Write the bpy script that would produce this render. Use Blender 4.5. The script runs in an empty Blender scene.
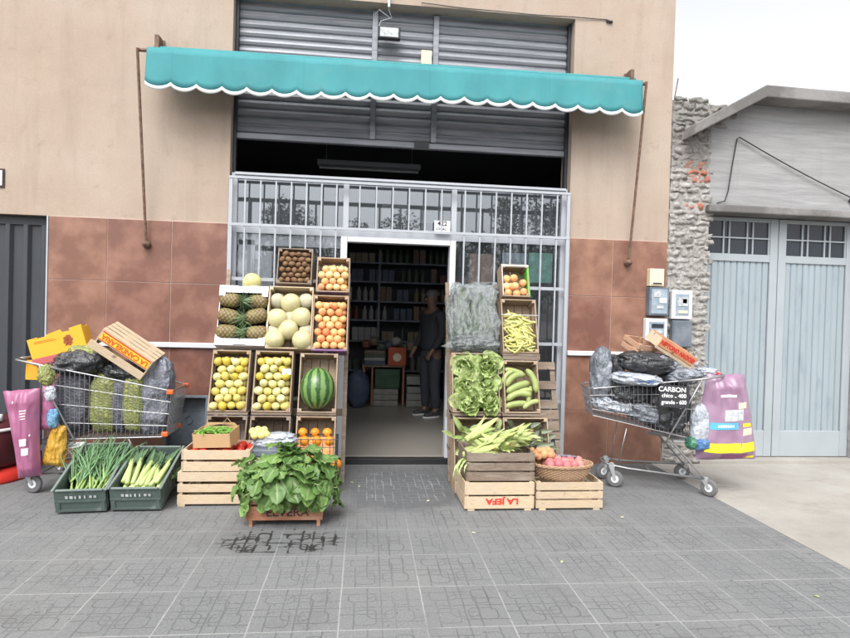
import bpy, math, random
from math import sin, cos, pi, radians
from mathutils import Vector, Matrix, noise, Euler
random.seed(7)
RR = random.Random(11)
sc = bpy.context.scene
COL = sc.collection
V = Vector

# ------------------------------------------------------------------ materials
def nt(name):
    m = bpy.data.materials.new(name); m.use_nodes = True
    t = m.node_tree; t.nodes.clear()
    o = t.nodes.new('ShaderNodeOutputMaterial'); b = t.nodes.new('ShaderNodeBsdfPrincipled')
    t.links.new(b.outputs[0], o.inputs[0])
    return m, t, b, o
def setin(t, node, key, val):
    if isinstance(val, bpy.types.NodeSocket): t.links.new(val, node.inputs[key])
    else: node.inputs[key].default_value = val
def MA(t, op, a, b=None, c=None):
    n = t.nodes.new('ShaderNodeMath'); n.operation = op
    for i, v in enumerate((a, b, c)):
        if v is not None: setin(t, n, i, v)
    return n.outputs[0]
def MIX(t, f, a, b, mode='MIX'):
    n = t.nodes.new('ShaderNodeMix'); n.data_type = 'RGBA'; n.blend_type = mode
    setin(t, n, 0, f)
    for k, v in ((6, a), (7, b)):
        if isinstance(v, (tuple, list)): v = (v[0], v[1], v[2], 1)
        setin(t, n, k, v)
    return n.outputs[2]
def NOI(t, vec, scale, detail=4, rough=.55, stretch=None, w=None):
    if stretch:
        mp = t.nodes.new('ShaderNodeMapping'); t.links.new(vec, mp.inputs[0]); mp.inputs['Scale'].default_value = stretch; vec = mp.outputs[0]
    n = t.nodes.new('ShaderNodeTexNoise'); t.links.new(vec, n.inputs['Vector'])
    n.inputs['Scale'].default_value = scale; n.inputs['Detail'].default_value = detail; n.inputs['Roughness'].default_value = rough
    return n.outputs['Fac']
def RAMP(t, f, a, b):
    n = t.nodes.new('ShaderNodeMapRange'); n.clamp = True
    setin(t, n, 0, f); n.inputs[1].default_value = a; n.inputs[2].default_value = b
    return n.outputs[0]
def COORD(t, kind='Object'):
    return t.nodes.new('ShaderNodeTexCoord').outputs[kind]
def BUMP(t, b, h, strength=.3, dist=.01):
    n = t.nodes.new('ShaderNodeBump'); n.inputs['Strength'].default_value = strength; n.inputs['Distance'].default_value = dist
    t.links.new(h, n.inputs['Height']); t.links.new(n.outputs[0], b.inputs['Normal'])
def RND(t): return t.nodes.new('ShaderNodeObjectInfo').outputs['Random']
def mul(c, k): return tuple(min(1, x*k) for x in c)
def mat(name, col, rough=.6, var=.15, scale=8, bump=.15, bscale=60, bdist=.004, metal=0, rnd=0, col2=None, c2scale=None, c2lo=.45, c2hi=.6,
        stretch=None, spec=.4, sss=0, rcol=None):
    m, t, b, o = nt(name)
    vec = COORD(t)
    f = NOI(t, vec, scale, stretch=stretch)
    c = MIX(t, f, mul(col, 1-var*1.6), mul(col, 1+var*1.6))
    if col2:
        g = RAMP(t, NOI(t, vec, c2scale or scale*.6, 5, .6, stretch=stretch), c2lo, c2hi)
        c = MIX(t, g, c, col2)
    if rcol: c = MIX(t, RND(t), c, rcol)
    if rnd:
        h = t.nodes.new('ShaderNodeHueSaturation'); t.links.new(c, h.inputs['Color'])
        t.links.new(MA(t, 'ADD', 1-rnd, MA(t, 'MULTIPLY', RND(t), 2*rnd)), h.inputs['Value'])
        t.links.new(MA(t, 'ADD', .5-rnd*.06, MA(t, 'MULTIPLY', RND(t), rnd*.12)), h.inputs['Hue'])
        c = h.outputs[0]
    t.links.new(c, b.inputs['Base Color'])
    b.inputs['Roughness'].default_value = rough; b.inputs['Metallic'].default_value = metal
    b.inputs['Specular IOR Level'].default_value = spec
    if bump: BUMP(t, b, NOI(t, vec, bscale, 4, .6, stretch=stretch), bump, bdist)
    if sss:
        b.inputs['Subsurface Weight'].default_value = sss; b.inputs['Subsurface Radius'].default_value = (.02, .02, .01); b.inputs['Subsurface Scale'].default_value = .3
    return m
def wood(name, col, dark, grey=None, rnd=.12):
    m, t, b, o = nt(name)
    vec = COORD(t)
    g = NOI(t, vec, 14, 6, .65, stretch=(1.2, 9, 9))
    f = NOI(t, vec, 5, 4, .6, stretch=(.8, 5, 5))
    c = MIX(t, RAMP(t, g, .35, .7), col, dark)
    c = MIX(t, RAMP(t, f, .45, .75), c, grey or mul(col, .75))
    k = RAMP(t, NOI(t, vec, 9, 2, .5), .68, .76)
    c = MIX(t, k, c, mul(dark, .55))
    h = t.nodes.new('ShaderNodeHueSaturation'); t.links.new(c, h.inputs['Color'])
    t.links.new(MA(t, 'ADD', 1-rnd, MA(t, 'MULTIPLY', RND(t), 2*rnd)), h.inputs['Value'])
    t.links.new(h.outputs[0], b.inputs['Base Color'])
    b.inputs['Roughness'].default_value = .8; b.inputs['Specular IOR Level'].default_value = .2
    BUMP(t, b, g, .35, .003)
    return m
M = {}
# facade plaster: warm beige roller texture, soft rain streaks, patches
def plaster(name, col, col2, streak, bumps=.35):
    m, t, b, o = nt(name); vec = COORD(t)
    a = NOI(t, vec, .9, 5, .6); s = NOI(t, vec, 1.6, 5, .65, stretch=(3.0, 3.0, .35)); fine = NOI(t, vec, 55, 5, .65)
    c = MIX(t, RAMP(t, a, .35, .65), col, col2)
    c = MIX(t, MA(t, 'MULTIPLY', RAMP(t, s, .5, .8), .5), c, streak)
    c = MIX(t, MA(t, 'MULTIPLY', RAMP(t, fine, .3, .75), .28), c, mul(col, .72))
    c = MIX(t, MA(t, 'MULTIPLY', RAMP(t, NOI(t, vec, 7, 5, .7), .58, .72), .3), c, mul(streak, .8))
    c = MIX(t, MA(t, 'MULTIPLY', RAMP(t, NOI(t, vec, 2.3, 6, .75), .54, .60), .16), c, mul(col, 1.25))
    t.links.new(c, b.inputs['Base Color']); b.inputs['Roughness'].default_value = .9; b.inputs['Specular IOR Level'].default_value = .2
    BUMP(t, b, fine, bumps, .006)
    return m
M['beige'] = plaster('beige_plaster', (.385, .300, .238), (.45, .372, .31), (.25, .20, .155))
M['grey_render'] = None
def grey_render():
    m, t, b, o = nt('brushed_grey_render'); vec = COORD(t)
    h = NOI(t, vec, 3.5, 6, .68, stretch=(.55, 1, 5.5)); a = NOI(t, vec, 1.2, 5, .6); s = NOI(t, vec, 2.2, 4, .6, stretch=(4, 4, .5))
    c = MIX(t, RAMP(t, h, .32, .68), (.225, .225, .23), (.365, .365, .37))
    c = MIX(t, MA(t, 'MULTIPLY', RAMP(t, a, .4, .7), .5), c, (.29, .285, .28))
    c = MIX(t, MA(t, 'MULTIPLY', RAMP(t, s, .58, .75), .35), c, (.2, .19, .18))
    t.links.new(c, b.inputs['Base Color']); b.inputs['Roughness'].default_value = .92
    BUMP(t, b, h, .5, .012); return m
M['grey_render'] = grey_render()
M['concrete'] = mat('weathered_concrete', (.26, .25, .245), .92, .22, 3, .5, 30, .01, col2=(.14, .135, .13), c2scale=1.5)
M['tile'] = mat('rust_brown_tile', (.18, .082, .058), .42, .10, 1.7, .05, 30, rnd=.10, col2=(.30, .155, .11), c2scale=3.4, c2lo=.42, c2hi=.68, spec=.5)
M['grout'] = mat('pale_grout', (.52, .40, .35), .9, .1)
M['white'] = mat('white_paint', (.60, .61, .64), .45, .04, 4, .03)
M['rail'] = mat('painted_grey_steel', (.40, .425, .46), .38, .06, 12, .05)
M['alu'] = mat('white_grey_aluminium', (.44, .46, .50), .35, .05, 6, .02)
M['shutter'] = mat('galvanised_shutter', (.25, .26, .285), .42, .16, 5, .12, 25, metal=.2, col2=(.19, .20, .225), c2scale=4, stretch=(.5, 1, 6))
M['darkmetal'] = mat('dark_painted_metal', (.035, .038, .045), .45, .2, 3, .05)
M['rust'] = mat('brown_painted_pipe', (.13, .075, .055), .6, .25, 15, .2, col2=(.2, .12, .08), c2scale=30)
M['teal'] = None
def teal():
    m, t, b, o = nt('teal_canvas'); vec = COORD(t)
    s = NOI(t, vec, 2.0, 4, .6, stretch=(1.5, 1, .6)); w = NOI(t, vec, 220, 2, .5)
    c = MIX(t, RAMP(t, s, .3, .7), (.036, .205, .225), (.052, .265, .285)); c = MIX(t, MA(t, 'MULTIPLY', RAMP(t, NOI(t, vec, 5, 5, .7), .5, .72), .4), c, (.09, .25, .25))
    sx_ = t.nodes.new('ShaderNodeSeparateXYZ'); t.links.new(vec, sx_.inputs[0]); fr_ = MA(t, 'ABSOLUTE', MA(t, 'SUBTRACT', MA(t, 'FRACT', MA(t, 'DIVIDE', sx_.outputs[0], 1.09)), .5))
    c = MIX(t, MA(t, 'MULTIPLY', MA(t, 'LESS_THAN', fr_, .005), .2), c, (.02, .14, .15))
    t.links.new(c, b.inputs['Base Color']); b.inputs['Roughness'].default_value = .8; BUMP(t, b, w, .2, .002); return m
M['teal'] = teal()
M['trim'] = mat('white_canvas_trim', (.62, .63, .64), .8, .06, 12)
M['blue_door'] = mat('pale_blue_gate_paint', (.285, .335, .365), .5, .07, 2.5, .08, 20, col2=(.22, .265, .30), c2scale=4, c2lo=.55, c2hi=.75, stretch=(2, 2, .5))
M['blue_door2'] = mat('pale_blue_frame_paint', (.335, .37, .395), .5, .08, 3, .08, 20)
M['charcoal'] = mat('charcoal_gate', (.045, .05, .058), .5, .2, 2, .05, stretch=(3, 1, .5))
M['interior'] = mat('dim_interior_paint', (.05, .05, .06), .8, .1)  # wall and ceiling colours set dark to stand for the room's shade
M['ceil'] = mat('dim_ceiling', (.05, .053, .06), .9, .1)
M['int_floor'] = mat('ivory_floor_tile', (.27, .25, .225), .3, .05, 2, .02, spec=.5)
M['black'] = mat('black_plastic', (.02, .02, .022), .5, .2)
M['rubber'] = mat('grey_rubber', (.14, .14, .145), .7, .2)
M['chrome'] = mat('zinc_wire', (.33, .33, .34), .42, .15, 30, .05, metal=.8)
M['zinc'] = mat('zinc_dull', (.42, .43, .44), .45, .15, 12, .05, metal=.4)
M['orange_p'] = mat('orange_plastic', (.80, .13, .03), .45, .05)
M['redp'] = mat('red_plastic', (.55, .035, .025), .4, .08)
M['maroon'] = mat('maroon_plastic', (.085, .018, .022), .45, .15)
M['wood'] = wood('pale_pine', (.60, .48, .34), (.46, .34, .22), (.50, .41, .31))
M['wood_old'] = wood('grey_weathered_wood', (.26, .20, .155), (.15, .11, .085), (.31, .265, .22))
M['wood_mid'] = wood('used_crate_wood', (.42, .32, .23), (.26, .185, .125), (.35, .28, .22))
M['wood_red'] = wood('reddish_crate_wood', (.40, .19, .115), (.24, .10, .06), (.36, .22, .15))
M['carton'] = mat('brown_cardboard', (.50, .315, .165), .85, .06, 8, .05)
M['cartonwhite'] = mat('white_cardboard', (.74, .74, .74), .7, .03, 8, .03)
M['cartonpurple'] = mat('purple_cardboard', (.20, .10, .22), .7, .05)
M['yellowcard'] = mat('yellow_cardboard', (.80, .42, .035), .7, .06, 9, .06)
M['pinkcard'] = mat('pink_cardboard', (.50, .12, .13), .7, .05)
M['ink_red'] = mat('red_ink', (.55, .045, .03), .8, .1)
M['ink_dark'] = mat('dark_ink', (.05, .03, .03), .8, .1)
M['ink_yellow'] = mat('yellow_ink', (.85, .55, .05), .8, .1)
M['ink_orange'] = mat('orange_ink', (.62, .12, .03), .8, .1)
M['ink_white'] = mat('white_ink', (.8, .8, .8), .8, .05)
M['ink_purple'] = mat('purple_ink', (.30, .12, .22), .8, .1)
M['paper'] = mat('white_paper', (.70, .72, .74), .8, .05)
M['cream'] = mat('cream_paper', (.66, .58, .44), .8, .05)
M['brownpaper'] = mat('brown_poster', (.36, .26, .21), .8, .2, 14)
M['greenpaper'] = mat('green_poster', (.20, .45, .36), .8, .35, 16)
M['bluepaper'] = mat('blue_grey_poster', (.28, .34, .40), .8, .3, 14)
# produce
M['lemon'] = mat('lemon_skin', (.60, .47, .05), .42, .16, 30, .35, 160, .002, rnd=.10, rcol=(.62, .58, .30), sss=.04)
M['melon'] = mat('melon_skin', (.55, .50, .28), .4, .06, 12, .08, 60, rnd=.05, sss=.06)
M['melony'] = mat('yellow_melon_skin', (.60, .55, .24), .4, .08, 12, .08, 60)
M['foam'] = mat('foam_net', (.52, .49, .36), .8, .15, 60, .9, 110, .008)
M['peach'] = mat('peach_skin', (.76, .34, .13), .62, .10, 9, .05, col2=(.62, .10, .045), c2scale=14, c2lo=.48, c2hi=.68, rnd=.08, rcol=(.78, .50, .22), sss=.1)
M['nectar'] = mat('nectarine_skin', (.74, .38, .13), .45, .08, 9, .05, col2=(.55, .06, .035), c2scale=12, c2lo=.46, c2hi=.62, rnd=.08, rcol=(.76, .60, .30), sss=.1)
M['orange'] = mat('orange_skin', (.66, .25, .02), .42, .06, 10, .3, 170, .002, rnd=.08, sss=.08)
M['kiwi'] = mat('kiwi_skin', (.20, .115, .06), .85, .15, 40, .4, 150, rnd=.12)
M['tomato'] = mat('tomato_skin', (.55, .045, .025), .3, .1, 9, 0, rnd=.1)
M['potato'] = mat('pink_potato_skin', (.52, .15, .16), .6, .16, 22, .15, 50, rnd=.14, rcol=(.50, .22, .20))
M['sweetp'] = mat('tan_root_skin', (.52, .28, .14), .7, .16, 22, .2, 50, rnd=.12)
M['zuke'] = mat('pale_green_squash', (.27, .335, .11), .45, .12, 25, .08, 60, rnd=.10, rcol=(.36, .41, .16))
M['wax'] = mat('yellow_wax_bean', (.54, .50, .13), .5, .1, 20, .05, rnd=.1, rcol=(.56, .57, .24))
M['husk'] = mat('corn_husk', (.36, .44, .15), .6, .16, 18, .3, 60, .003, rnd=.14, rcol=(.52, .58, .24), stretch=(8, 8, 1))
M['kernel'] = mat('corn_kernel', (.75, .60, .15), .45, .1, 60, .5, 120)
M['silk'] = mat('corn_silk', (.30, .17, .07), .8, .2)
M['greyleaf'] = mat('grey_green_leaf', (.20, .25, .14), .7, .2, 14, .2, rnd=.15, rcol=(.30, .32, .22))
M['lettuce'] = mat('lettuce_leaf', (.33, .50, .085), .55, .2, 9, .35, 50, .004, rnd=.08, col2=(.50, .62, .20), c2scale=7, sss=.06)
M['pod'] = mat('green_pod', (.16, .32, .05), .5, .14, 25, .1, rnd=.2)
M['straw'] = mat('dry_straw', (.45, .36, .2), .9, .2)
def leafmat(name, c1, c2, vein):
    m, t, b, o = nt(name)
    a = t.nodes.new('ShaderNodeAttribute'); a.attribute_name = 'leaf'
    sp = t.nodes.new('ShaderNodeSeparateColor'); t.links.new(a.outputs['Color'], sp.inputs[0])
    vec = COORD(t)
    c = MIX(t, sp.outputs[1], c1, c2)
    c = MIX(t, MA(t, 'MULTIPLY', RAMP(t, NOI(t, vec, 25, 4, .6), .4, .7), .35), c, mul(c1, .7))
    c = MIX(t, RAMP(t, sp.outputs[0], .5, 1), c, vein)
    t.links.new(c, b.inputs['Base Color']); b.inputs['Roughness'].default_value = .42; b.inputs['Specular IOR Level'].default_value = .45
    BUMP(t, b, NOI(t, vec, 45, 4, .6), .4, .004)
    tr = t.nodes.new('ShaderNodeBsdfTranslucent'); t.links.new(c, tr.inputs[0])
    mx = t.nodes.new('ShaderNodeMixShader'); mx.inputs[0].default_value = .22
    t.links.new(b.outputs[0], mx.inputs[1]); t.links.new(tr.outputs[0], mx.inputs[2]); t.links.new(mx.outputs[0], o.inputs[0])
    return m
M['chard'] = leafmat('chard_leaf', (.085, .18, .045), (.22, .36, .10), (.45, .52, .26))
M['lettuce'] = leafmat('lettuce_leaf', (.34, .47, .14), (.58, .66, .32), (.66, .70, .45))
M['chardstem'] = mat('pale_green_stem', (.42, .52, .24), .5, .1)
M['scallion'] = mat('onion_leaf', (.13, .24, .11), .5, .14, 12, .05, rnd=.15)
M['scallionw'] = mat('onion_white', (.30, .42, .14), .45, .1)
M['leekw'] = mat('leek_white', (.46, .55, .22), .4, .1, stretch=(1, 6, 1))
M['leekg'] = mat('leek_green', (.13, .26, .09), .5, .14, stretch=(1, 6, 1))
M['pinecrown'] = mat('pineapple_crown', (.13, .21, .085), .6, .2, 20, .1, rnd=.12, rcol=(.20, .27, .16))
def pinebody():
    m, t, b, o = nt('pineapple_skin'); vec = COORD(t)
    a = t.nodes.new('ShaderNodeAttribute'); a.attribute_name = 'leaf'
    sp = t.nodes.new('ShaderNodeSeparateColor'); t.links.new(a.outputs['Color'], sp.inputs[0])
    c = MIX(t, sp.outputs[0], (.06, .05, .03), (.27, .19, .075)); c = MIX(t, RAMP(t, NOI(t, vec, 18, 3), .45, .65), c, mul((.2, .2, .06), 1))
    c = MIX(t, .35, c, MIX(t, sp.outputs[0], (.05, .04, .025), (.36, .25, .11)))
    t.links.new(c, b.inputs['Base Color']); b.inputs['Roughness'].default_value = .6; return m
M['pinebody'] = pinebody()
def watermelon():
    m, t, b, o = nt('watermelon_rind'); vec = COORD(t)
    s = t.nodes.new('ShaderNodeSeparateXYZ'); t.links.new(vec, s.inputs[0])
    ang = MA(t, 'ARCTAN2', s.outputs[1], s.outputs[0])
    n = NOI(t, vec, 22, 5, .7); w = MA(t, 'SINE', MA(t, 'ADD', MA(t, 'MULTIPLY', ang, 11), MA(t, 'MULTIPLY', n, 4.2)))
    c = MIX(t, RAMP(t, w, -.25, .35), (.15, .26, .075), (.025, .075, .02))
    c = MIX(t, MA(t, 'MULTIPLY', RAMP(t, NOI(t, vec, 60, 3), .5, .7), .3), c, (.10, .22, .05))
    t.links.new(c, b.inputs['Base Color']); b.inputs['Roughness'].default_value = .28; return m
M['watermelon'] = watermelon()
# wrapped plastics
def film(name, col, col2, rough=.22, scale=6, b_=1.0, bd=.03):
    m, t, b, o = nt(name); vec = COORD(t)
    n = NOI(t, vec, scale*.8, 3, .6); n2 = NOI(t, vec, scale*2.6, 4, .6, stretch=(1, 1, .45))
    c = MIX(t, RAMP(t, n, .38, .62), col, col2)
    t.links.new(c, b.inputs['Base Color']); b.inputs['Roughness'].default_value = rough; b.inputs['Specular IOR Level'].default_value = .6
    BUMP(t, b, MA(t, 'ADD', MA(t, 'MULTIPLY', MA(t, 'ABSOLUTE', MA(t, 'SUBTRACT', n, .5)), 2), n2), b_, bd); return m
M['herbfilm'] = film('clear_bag_over_herbs', (.36, .38, .37), (.16, .21, .17), .3, 11)
M['bag_black'] = film('black_bag', (.025, .026, .03), (.06, .062, .07), .24, 7)
M['bag_grey'] = film('grey_bag', (.13, .145, .17), (.25, .27, .31), .26, 7)
M['bag_lilac'] = film('clear_lilac_bag', (.24, .25, .30), (.11, .12, .15), .26, 8)
M['bag_white'] = film('white_bag', (.30, .33, .38), (.50, .53, .58), .3, 7)
M['bag_pink'] = film('magenta_pink_bag', (.31, .095, .19), (.40, .15, .26), .38, 3, .35, .02)
M['bag_purple'] = film('mauve_bag', (.27, .155, .24), (.36, .245, .34), .35, 3, .35, .02)
M['bag_blue'] = film('blue_bag', (.03, .09, .30), (.07, .17, .36), .3, 5)
M['bag_cyan'] = film('cyan_bag', (.07, .22, .38), (.16, .32, .46), .3, 5)
M['bag_yellow'] = film('yellow_bag', (.50, .27, .03), (.58, .36, .06), .35, 6)
M['bag_green'] = film('green_bag', (.03, .12, .08), (.06, .2, .12), .3, 5)
M['label_blue'] = mat('blue_label', (.10, .42, .62), .5, .1)
M['label_yellow'] = mat('yellow_label', (.85, .68, .03), .5, .03)
M['label_grey'] = mat('grey_white_print', (.45, .47, .48), .5, .5, 40)
def netmat(name, a_, b_):
    m, t, b, o = nt(name); vec = COORD(t)
    s = t.nodes.new('ShaderNodeSeparateXYZ'); t.links.new(vec, s.inputs[0])
    n = NOI(t, vec, 9, 5, .65)
    ang = MA(t, 'ARCTAN2', s.outputs[1], s.outputs[0])
    z = MA(t, 'ADD', MA(t, 'MULTIPLY', s.outputs[2], 120), MA(t, 'MULTIPLY', n, 16))
    u = MA(t, 'ABSOLUTE', MA(t, 'SINE', MA(t, 'ADD', z, MA(t, 'MULTIPLY', ang, 6)))); v = MA(t, 'ABSOLUTE', MA(t, 'SINE', MA(t, 'SUBTRACT', z, MA(t, 'MULTIPLY', ang, 6))))
    w = MA(t, 'MULTIPLY', u, v)
    c = MIX(t, RAMP(t, w, .05, .5), b_, a_); c = MIX(t, RAMP(t, NOI(t, vec, 16, 3), .5, .7), c, mul(a_, .6))
    t.links.new(c, b.inputs['Base Color']); b.inputs['Roughness'].default_value = .6
    BUMP(t, b, MA(t, 'ADD', n, MA(t, 'MULTIPLY', w, .15)), .35, .012); return m
M['net_green'] = netmat('green_net_sack', (.33, .34, .11), (.09, .12, .05))
M['net_dark'] = netmat('dark_net_sack', (.075, .075, .095), (.20, .20, .25))
M['slate_p'] = mat('slate_blue_plastic', (.12, .145, .175), .5, .12, 4, .06, col2=(.18, .2, .23), c2scale=6)
M['green_crate'] = mat('grey_green_plastic_crate', (.085, .115, .105), .5, .15, 8, .08, col2=(.16, .185, .175), c2scale=14, c2lo=.55, c2hi=.7)
M['wicker'] = mat('wicker', (.36, .23, .14), .75, .2, 40, .3, 120)
M['slateboard'] = mat('black_chalk_board', (.03, .03, .034), .6, .2)
def clearfilm():
    m, t, b, o = nt('cloudy_clear_film'); vec = COORD(t)
    n = NOI(t, vec, 13, 6, .7); r = MA(t, 'MULTIPLY', MA(t, 'ABSOLUTE', MA(t, 'SUBTRACT', NOI(t, vec, 9, 4, .6, stretch=(1.6, 1.6, .6)), .5)), 2)
    b.inputs['Base Color'].default_value = (.44, .46, .47, 1); b.inputs['Roughness'].default_value = .18
    BUMP(t, b, MA(t, 'ADD', n, r), 1.0, .03)
    tr = t.nodes.new('ShaderNodeBsdfTransparent'); tr.inputs[0].default_value = (.9, .93, .92, 1); mx = t.nodes.new('ShaderNodeMixShader')
    t.links.new(RAMP(t, MA(t, 'ADD', MA(t, 'SUBTRACT', .36, r), MA(t, 'MULTIPLY', n, .25)), .05, .95), mx.inputs[0])
    t.links.new(tr.outputs[0], mx.inputs[1]); t.links.new(b.outputs[0], mx.inputs[2]); t.links.new(mx.outputs[0], o.inputs[0]); return m
M['clearfilm'] = clearfilm()
# glass
def glass(name, refl, tint, veil=.06):  # pale diffuse veil mixed in to lift dark reflections, like glare
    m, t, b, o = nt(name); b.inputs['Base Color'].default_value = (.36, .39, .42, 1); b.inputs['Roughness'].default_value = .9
    g = t.nodes.new('ShaderNodeBsdfGlossy'); g.inputs['Roughness'].default_value = .016; g.inputs[0].default_value = (.93, .96, 1, 1)
    tr = t.nodes.new('ShaderNodeBsdfTransparent'); tr.inputs[0].default_value = (*tint, 1)
    lw = t.nodes.new('ShaderNodeFresnel'); lw.inputs[0].default_value = 1.5
    f = MA(t, 'MINIMUM', MA(t, 'ADD', lw.outputs[0], refl), 1.0)
    mx = t.nodes.new('ShaderNodeMixShader'); t.links.new(f, mx.inputs[0]); t.links.new(tr.outputs[0], mx.inputs[1]); t.links.new(g.outputs[0], mx.inputs[2])
    m2 = t.nodes.new('ShaderNodeMixShader'); t.links.new(MA(t, 'ADD', veil, MA(t, 'MULTIPLY', NOI(t, COORD(t), 3, 5, .6), .08)), m2.inputs[0]); t.links.new(mx.outputs[0], m2.inputs[1]); t.links.new(b.outputs[0], m2.inputs[2])
    t.links.new(m2.outputs[0], o.inputs[0]); return m
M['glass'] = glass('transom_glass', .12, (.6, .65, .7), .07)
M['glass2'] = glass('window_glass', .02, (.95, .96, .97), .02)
M['darkglass'] = mat('dark_pane', (.03, .035, .045), .12, .2, 3, .03)

# ------------------------------------------------------------------ mesh building
class MB:
    def __init__(s): s.v = []; s.f = []; s.mi = []; s.cur = 0; s.c = {}
    def add(s, vs, fs, M_=None, cols=None):
        n = len(s.v)
        for i, p in enumerate(vs):
            p = V(p); s.v.append(M_ @ p if M_ else p)
            if cols: s.c[n+i] = cols[i]
        for f in fs: s.f.append([n+i for i in f]); s.mi.append(s.cur)
        return s
    def box(s, x0, x1, y0, y1, z0, z1, M_=None):
        vs = [(x, y, z) for x in (x0, x1) for y in (y0, y1) for z in (z0, z1)]
        return s.add(vs, [(0, 1, 3, 2), (4, 6, 7, 5), (0, 4, 5, 1), (2, 3, 7, 6), (0, 2, 6, 4), (1, 5, 7, 3)], M_)
    def bar(s, p, q, w, h=None, up=(0, 0, 1), j=0):
        p, q = V(p), V(q); h = h or w; d = (q-p); L = d.length; d.normalize(); up = V(up)
        if abs(d.dot(up)) > .98: up = V((0, 1, 0))
        a = d.cross(up).normalized(); b = a.cross(d)
        Mx = Matrix((( *a, 0), (*d, 0), (*b, 0), (0, 0, 0, 1))).transposed(); Mx.translation = p
        return s.box(-w/2, w/2, 0, L, -h/2, h/2, Mx)
    def tube(s, pts, r, n=6, rs=None, closed=False, cap=True):
        pts = [V(p) for p in pts]; m = len(pts); vs = []; fs = []; pa = None
        for i, p in enumerate(pts):
            if closed: t = (pts[(i+1) % m]-pts[i-1])
            else: t = pts[min(i+1, m-1)]-pts[max(i-1, 0)]
            t = t.normalized() if t.length > 1e-9 else V((0, 0, 1))
            if pa is None: pa = t.orthogonal().normalized()
            a = (pa-t*pa.dot(t)); a = a.normalized() if a.length > 1e-6 else t.orthogonal().normalized(); pa = a; b = t.cross(a)
            rr = rs[i] if rs else r
            for k in range(n): th = 2*pi*k/n; vs.append(p+(a*cos(th)+b*sin(th))*rr)
        for i in range(m if closed else m-1):
            j = (i+1) % m
            for k in range(n): l = (k+1) % n; fs.append((i*n+k, i*n+l, j*n+l, j*n+k))
        if not closed and cap: fs.append(tuple(range(n))[::-1]); fs.append(tuple((m-1)*n+k for k in range(n)))
        return s.add(vs, fs)
    def lathe(s, prof, n=20, M_=None, sx=1, sy=1):
        vs = []; fs = []
        for r, z in prof:
            for k in range(n): th = 2*pi*k/n; vs.append((r*cos(th)*sx, r*sin(th)*sy, z))
        for i in range(len(prof)-1):
            for k in range(n): l = (k+1) % n; fs.append((i*n+k, i*n+l, (i+1)*n+l, (i+1)*n+k))
        if prof[0][0] > 1e-6: fs.append(tuple(range(n))[::-1])
        if prof[-1][0] > 1e-6: fs.append(tuple((len(prof)-1)*n+k for k in range(n)))
        return s.add(vs, fs, M_)
    def grid(s, fn, nu, nv, M_=None, colfn=None, wrap=False):
        vs = []; cs = [] if colfn else None; fs = []
        for i in range(nu+1):
            for j in range(nv+(0 if wrap else 1)):
                vs.append(fn(i/nu, j/nv))
                if colfn: cs.append(colfn(i/nu, j/nv))
        w = nv if wrap else nv+1
        for i in range(nu):
            for j in range(nv): k = (j+1) % w if wrap else j+1; fs.append((i*w+j, i*w+k, (i+1)*w+k, (i+1)*w+j))
        return s.add(vs, fs, M_, cs)
    def prism(s, poly, y0, y1):   # poly in x,z
        n = len(poly); vs = [(x, y0, z) for x, z in poly]+[(x, y1, z) for x, z in poly]
        return s.add(vs, [tuple(range(n)), tuple(range(2*n-1, n-1, -1))]+[(i, i+n, (i+1) % n+n, (i+1) % n) for i in range(n)])
    def build(s, name, mats, parent=None, smooth=False, bevel=0, loc=None, rot=None):
        me = bpy.data.meshes.new(name); me.from_pydata([tuple(p) for p in s.v], [], s.f); me.update()
        if not isinstance(mats, (list, tuple)): mats = [mats]
        for m in mats: me.materials.append(M[m] if isinstance(m, str) else m)
        me.polygons.foreach_set('material_index', s.mi)
        if smooth: me.polygons.foreach_set('use_smooth', [True]*len(s.f))
        if s.c:
            at = me.color_attributes.new('leaf', 'FLOAT_COLOR', 'POINT')
            for i in range(len(s.v)): at.data[i].color = (*s.c.get(i, (0, 0, 0)), 1)
        import bmesh
        bm = bmesh.new(); bm.from_mesh(me); bmesh.ops.recalc_face_normals(bm, faces=bm.faces); bm.to_mesh(me); bm.free()
        o = bpy.data.objects.new(name, me); COL.objects.link(o)
        if parent: o.parent = parent
        if loc: o.location = loc
        if rot: o.rotation_euler = rot
        if bevel:
            b = o.modifiers.new('bevel', 'BEVEL'); b.width = bevel; b.segments = 2; b.limit_method = 'ANGLE'
        return o
def tag(o, label, cat, group=None, kind=None):
    if label: o['label'] = label
    if cat: o['category'] = cat
    if group: o['group'] = group
    if kind: o['kind'] = kind
    return o
def thing(name, label, cat, loc=(0, 0, 0), rot=(0, 0, 0), group=None):
    o = bpy.data.objects.new(name, None); COL.objects.link(o); o.location = loc; o.rotation_euler = rot
    o.empty_display_size = .1
    return tag(o, label, cat, group)
def dup(o, loc, rot, label=None, group=None, scale=None):
    kids = [c for c in KIDS(o)]
    r = o.copy(); COL.objects.link(r); r.location = loc; r.rotation_euler = rot
    if scale: r.scale = scale
    if label: r['label'] = label
    if group: r['group'] = group
    for c in kids:
        d = c.copy(); COL.objects.link(d); d.parent = r
        for g in KIDS(c): e = g.copy(); COL.objects.link(e); e.parent = d
    return r
def KIDS(o): return [c for c in bpy.data.objects if c.parent == o]
def struct(o): o['kind'] = 'structure'; return o
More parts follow.
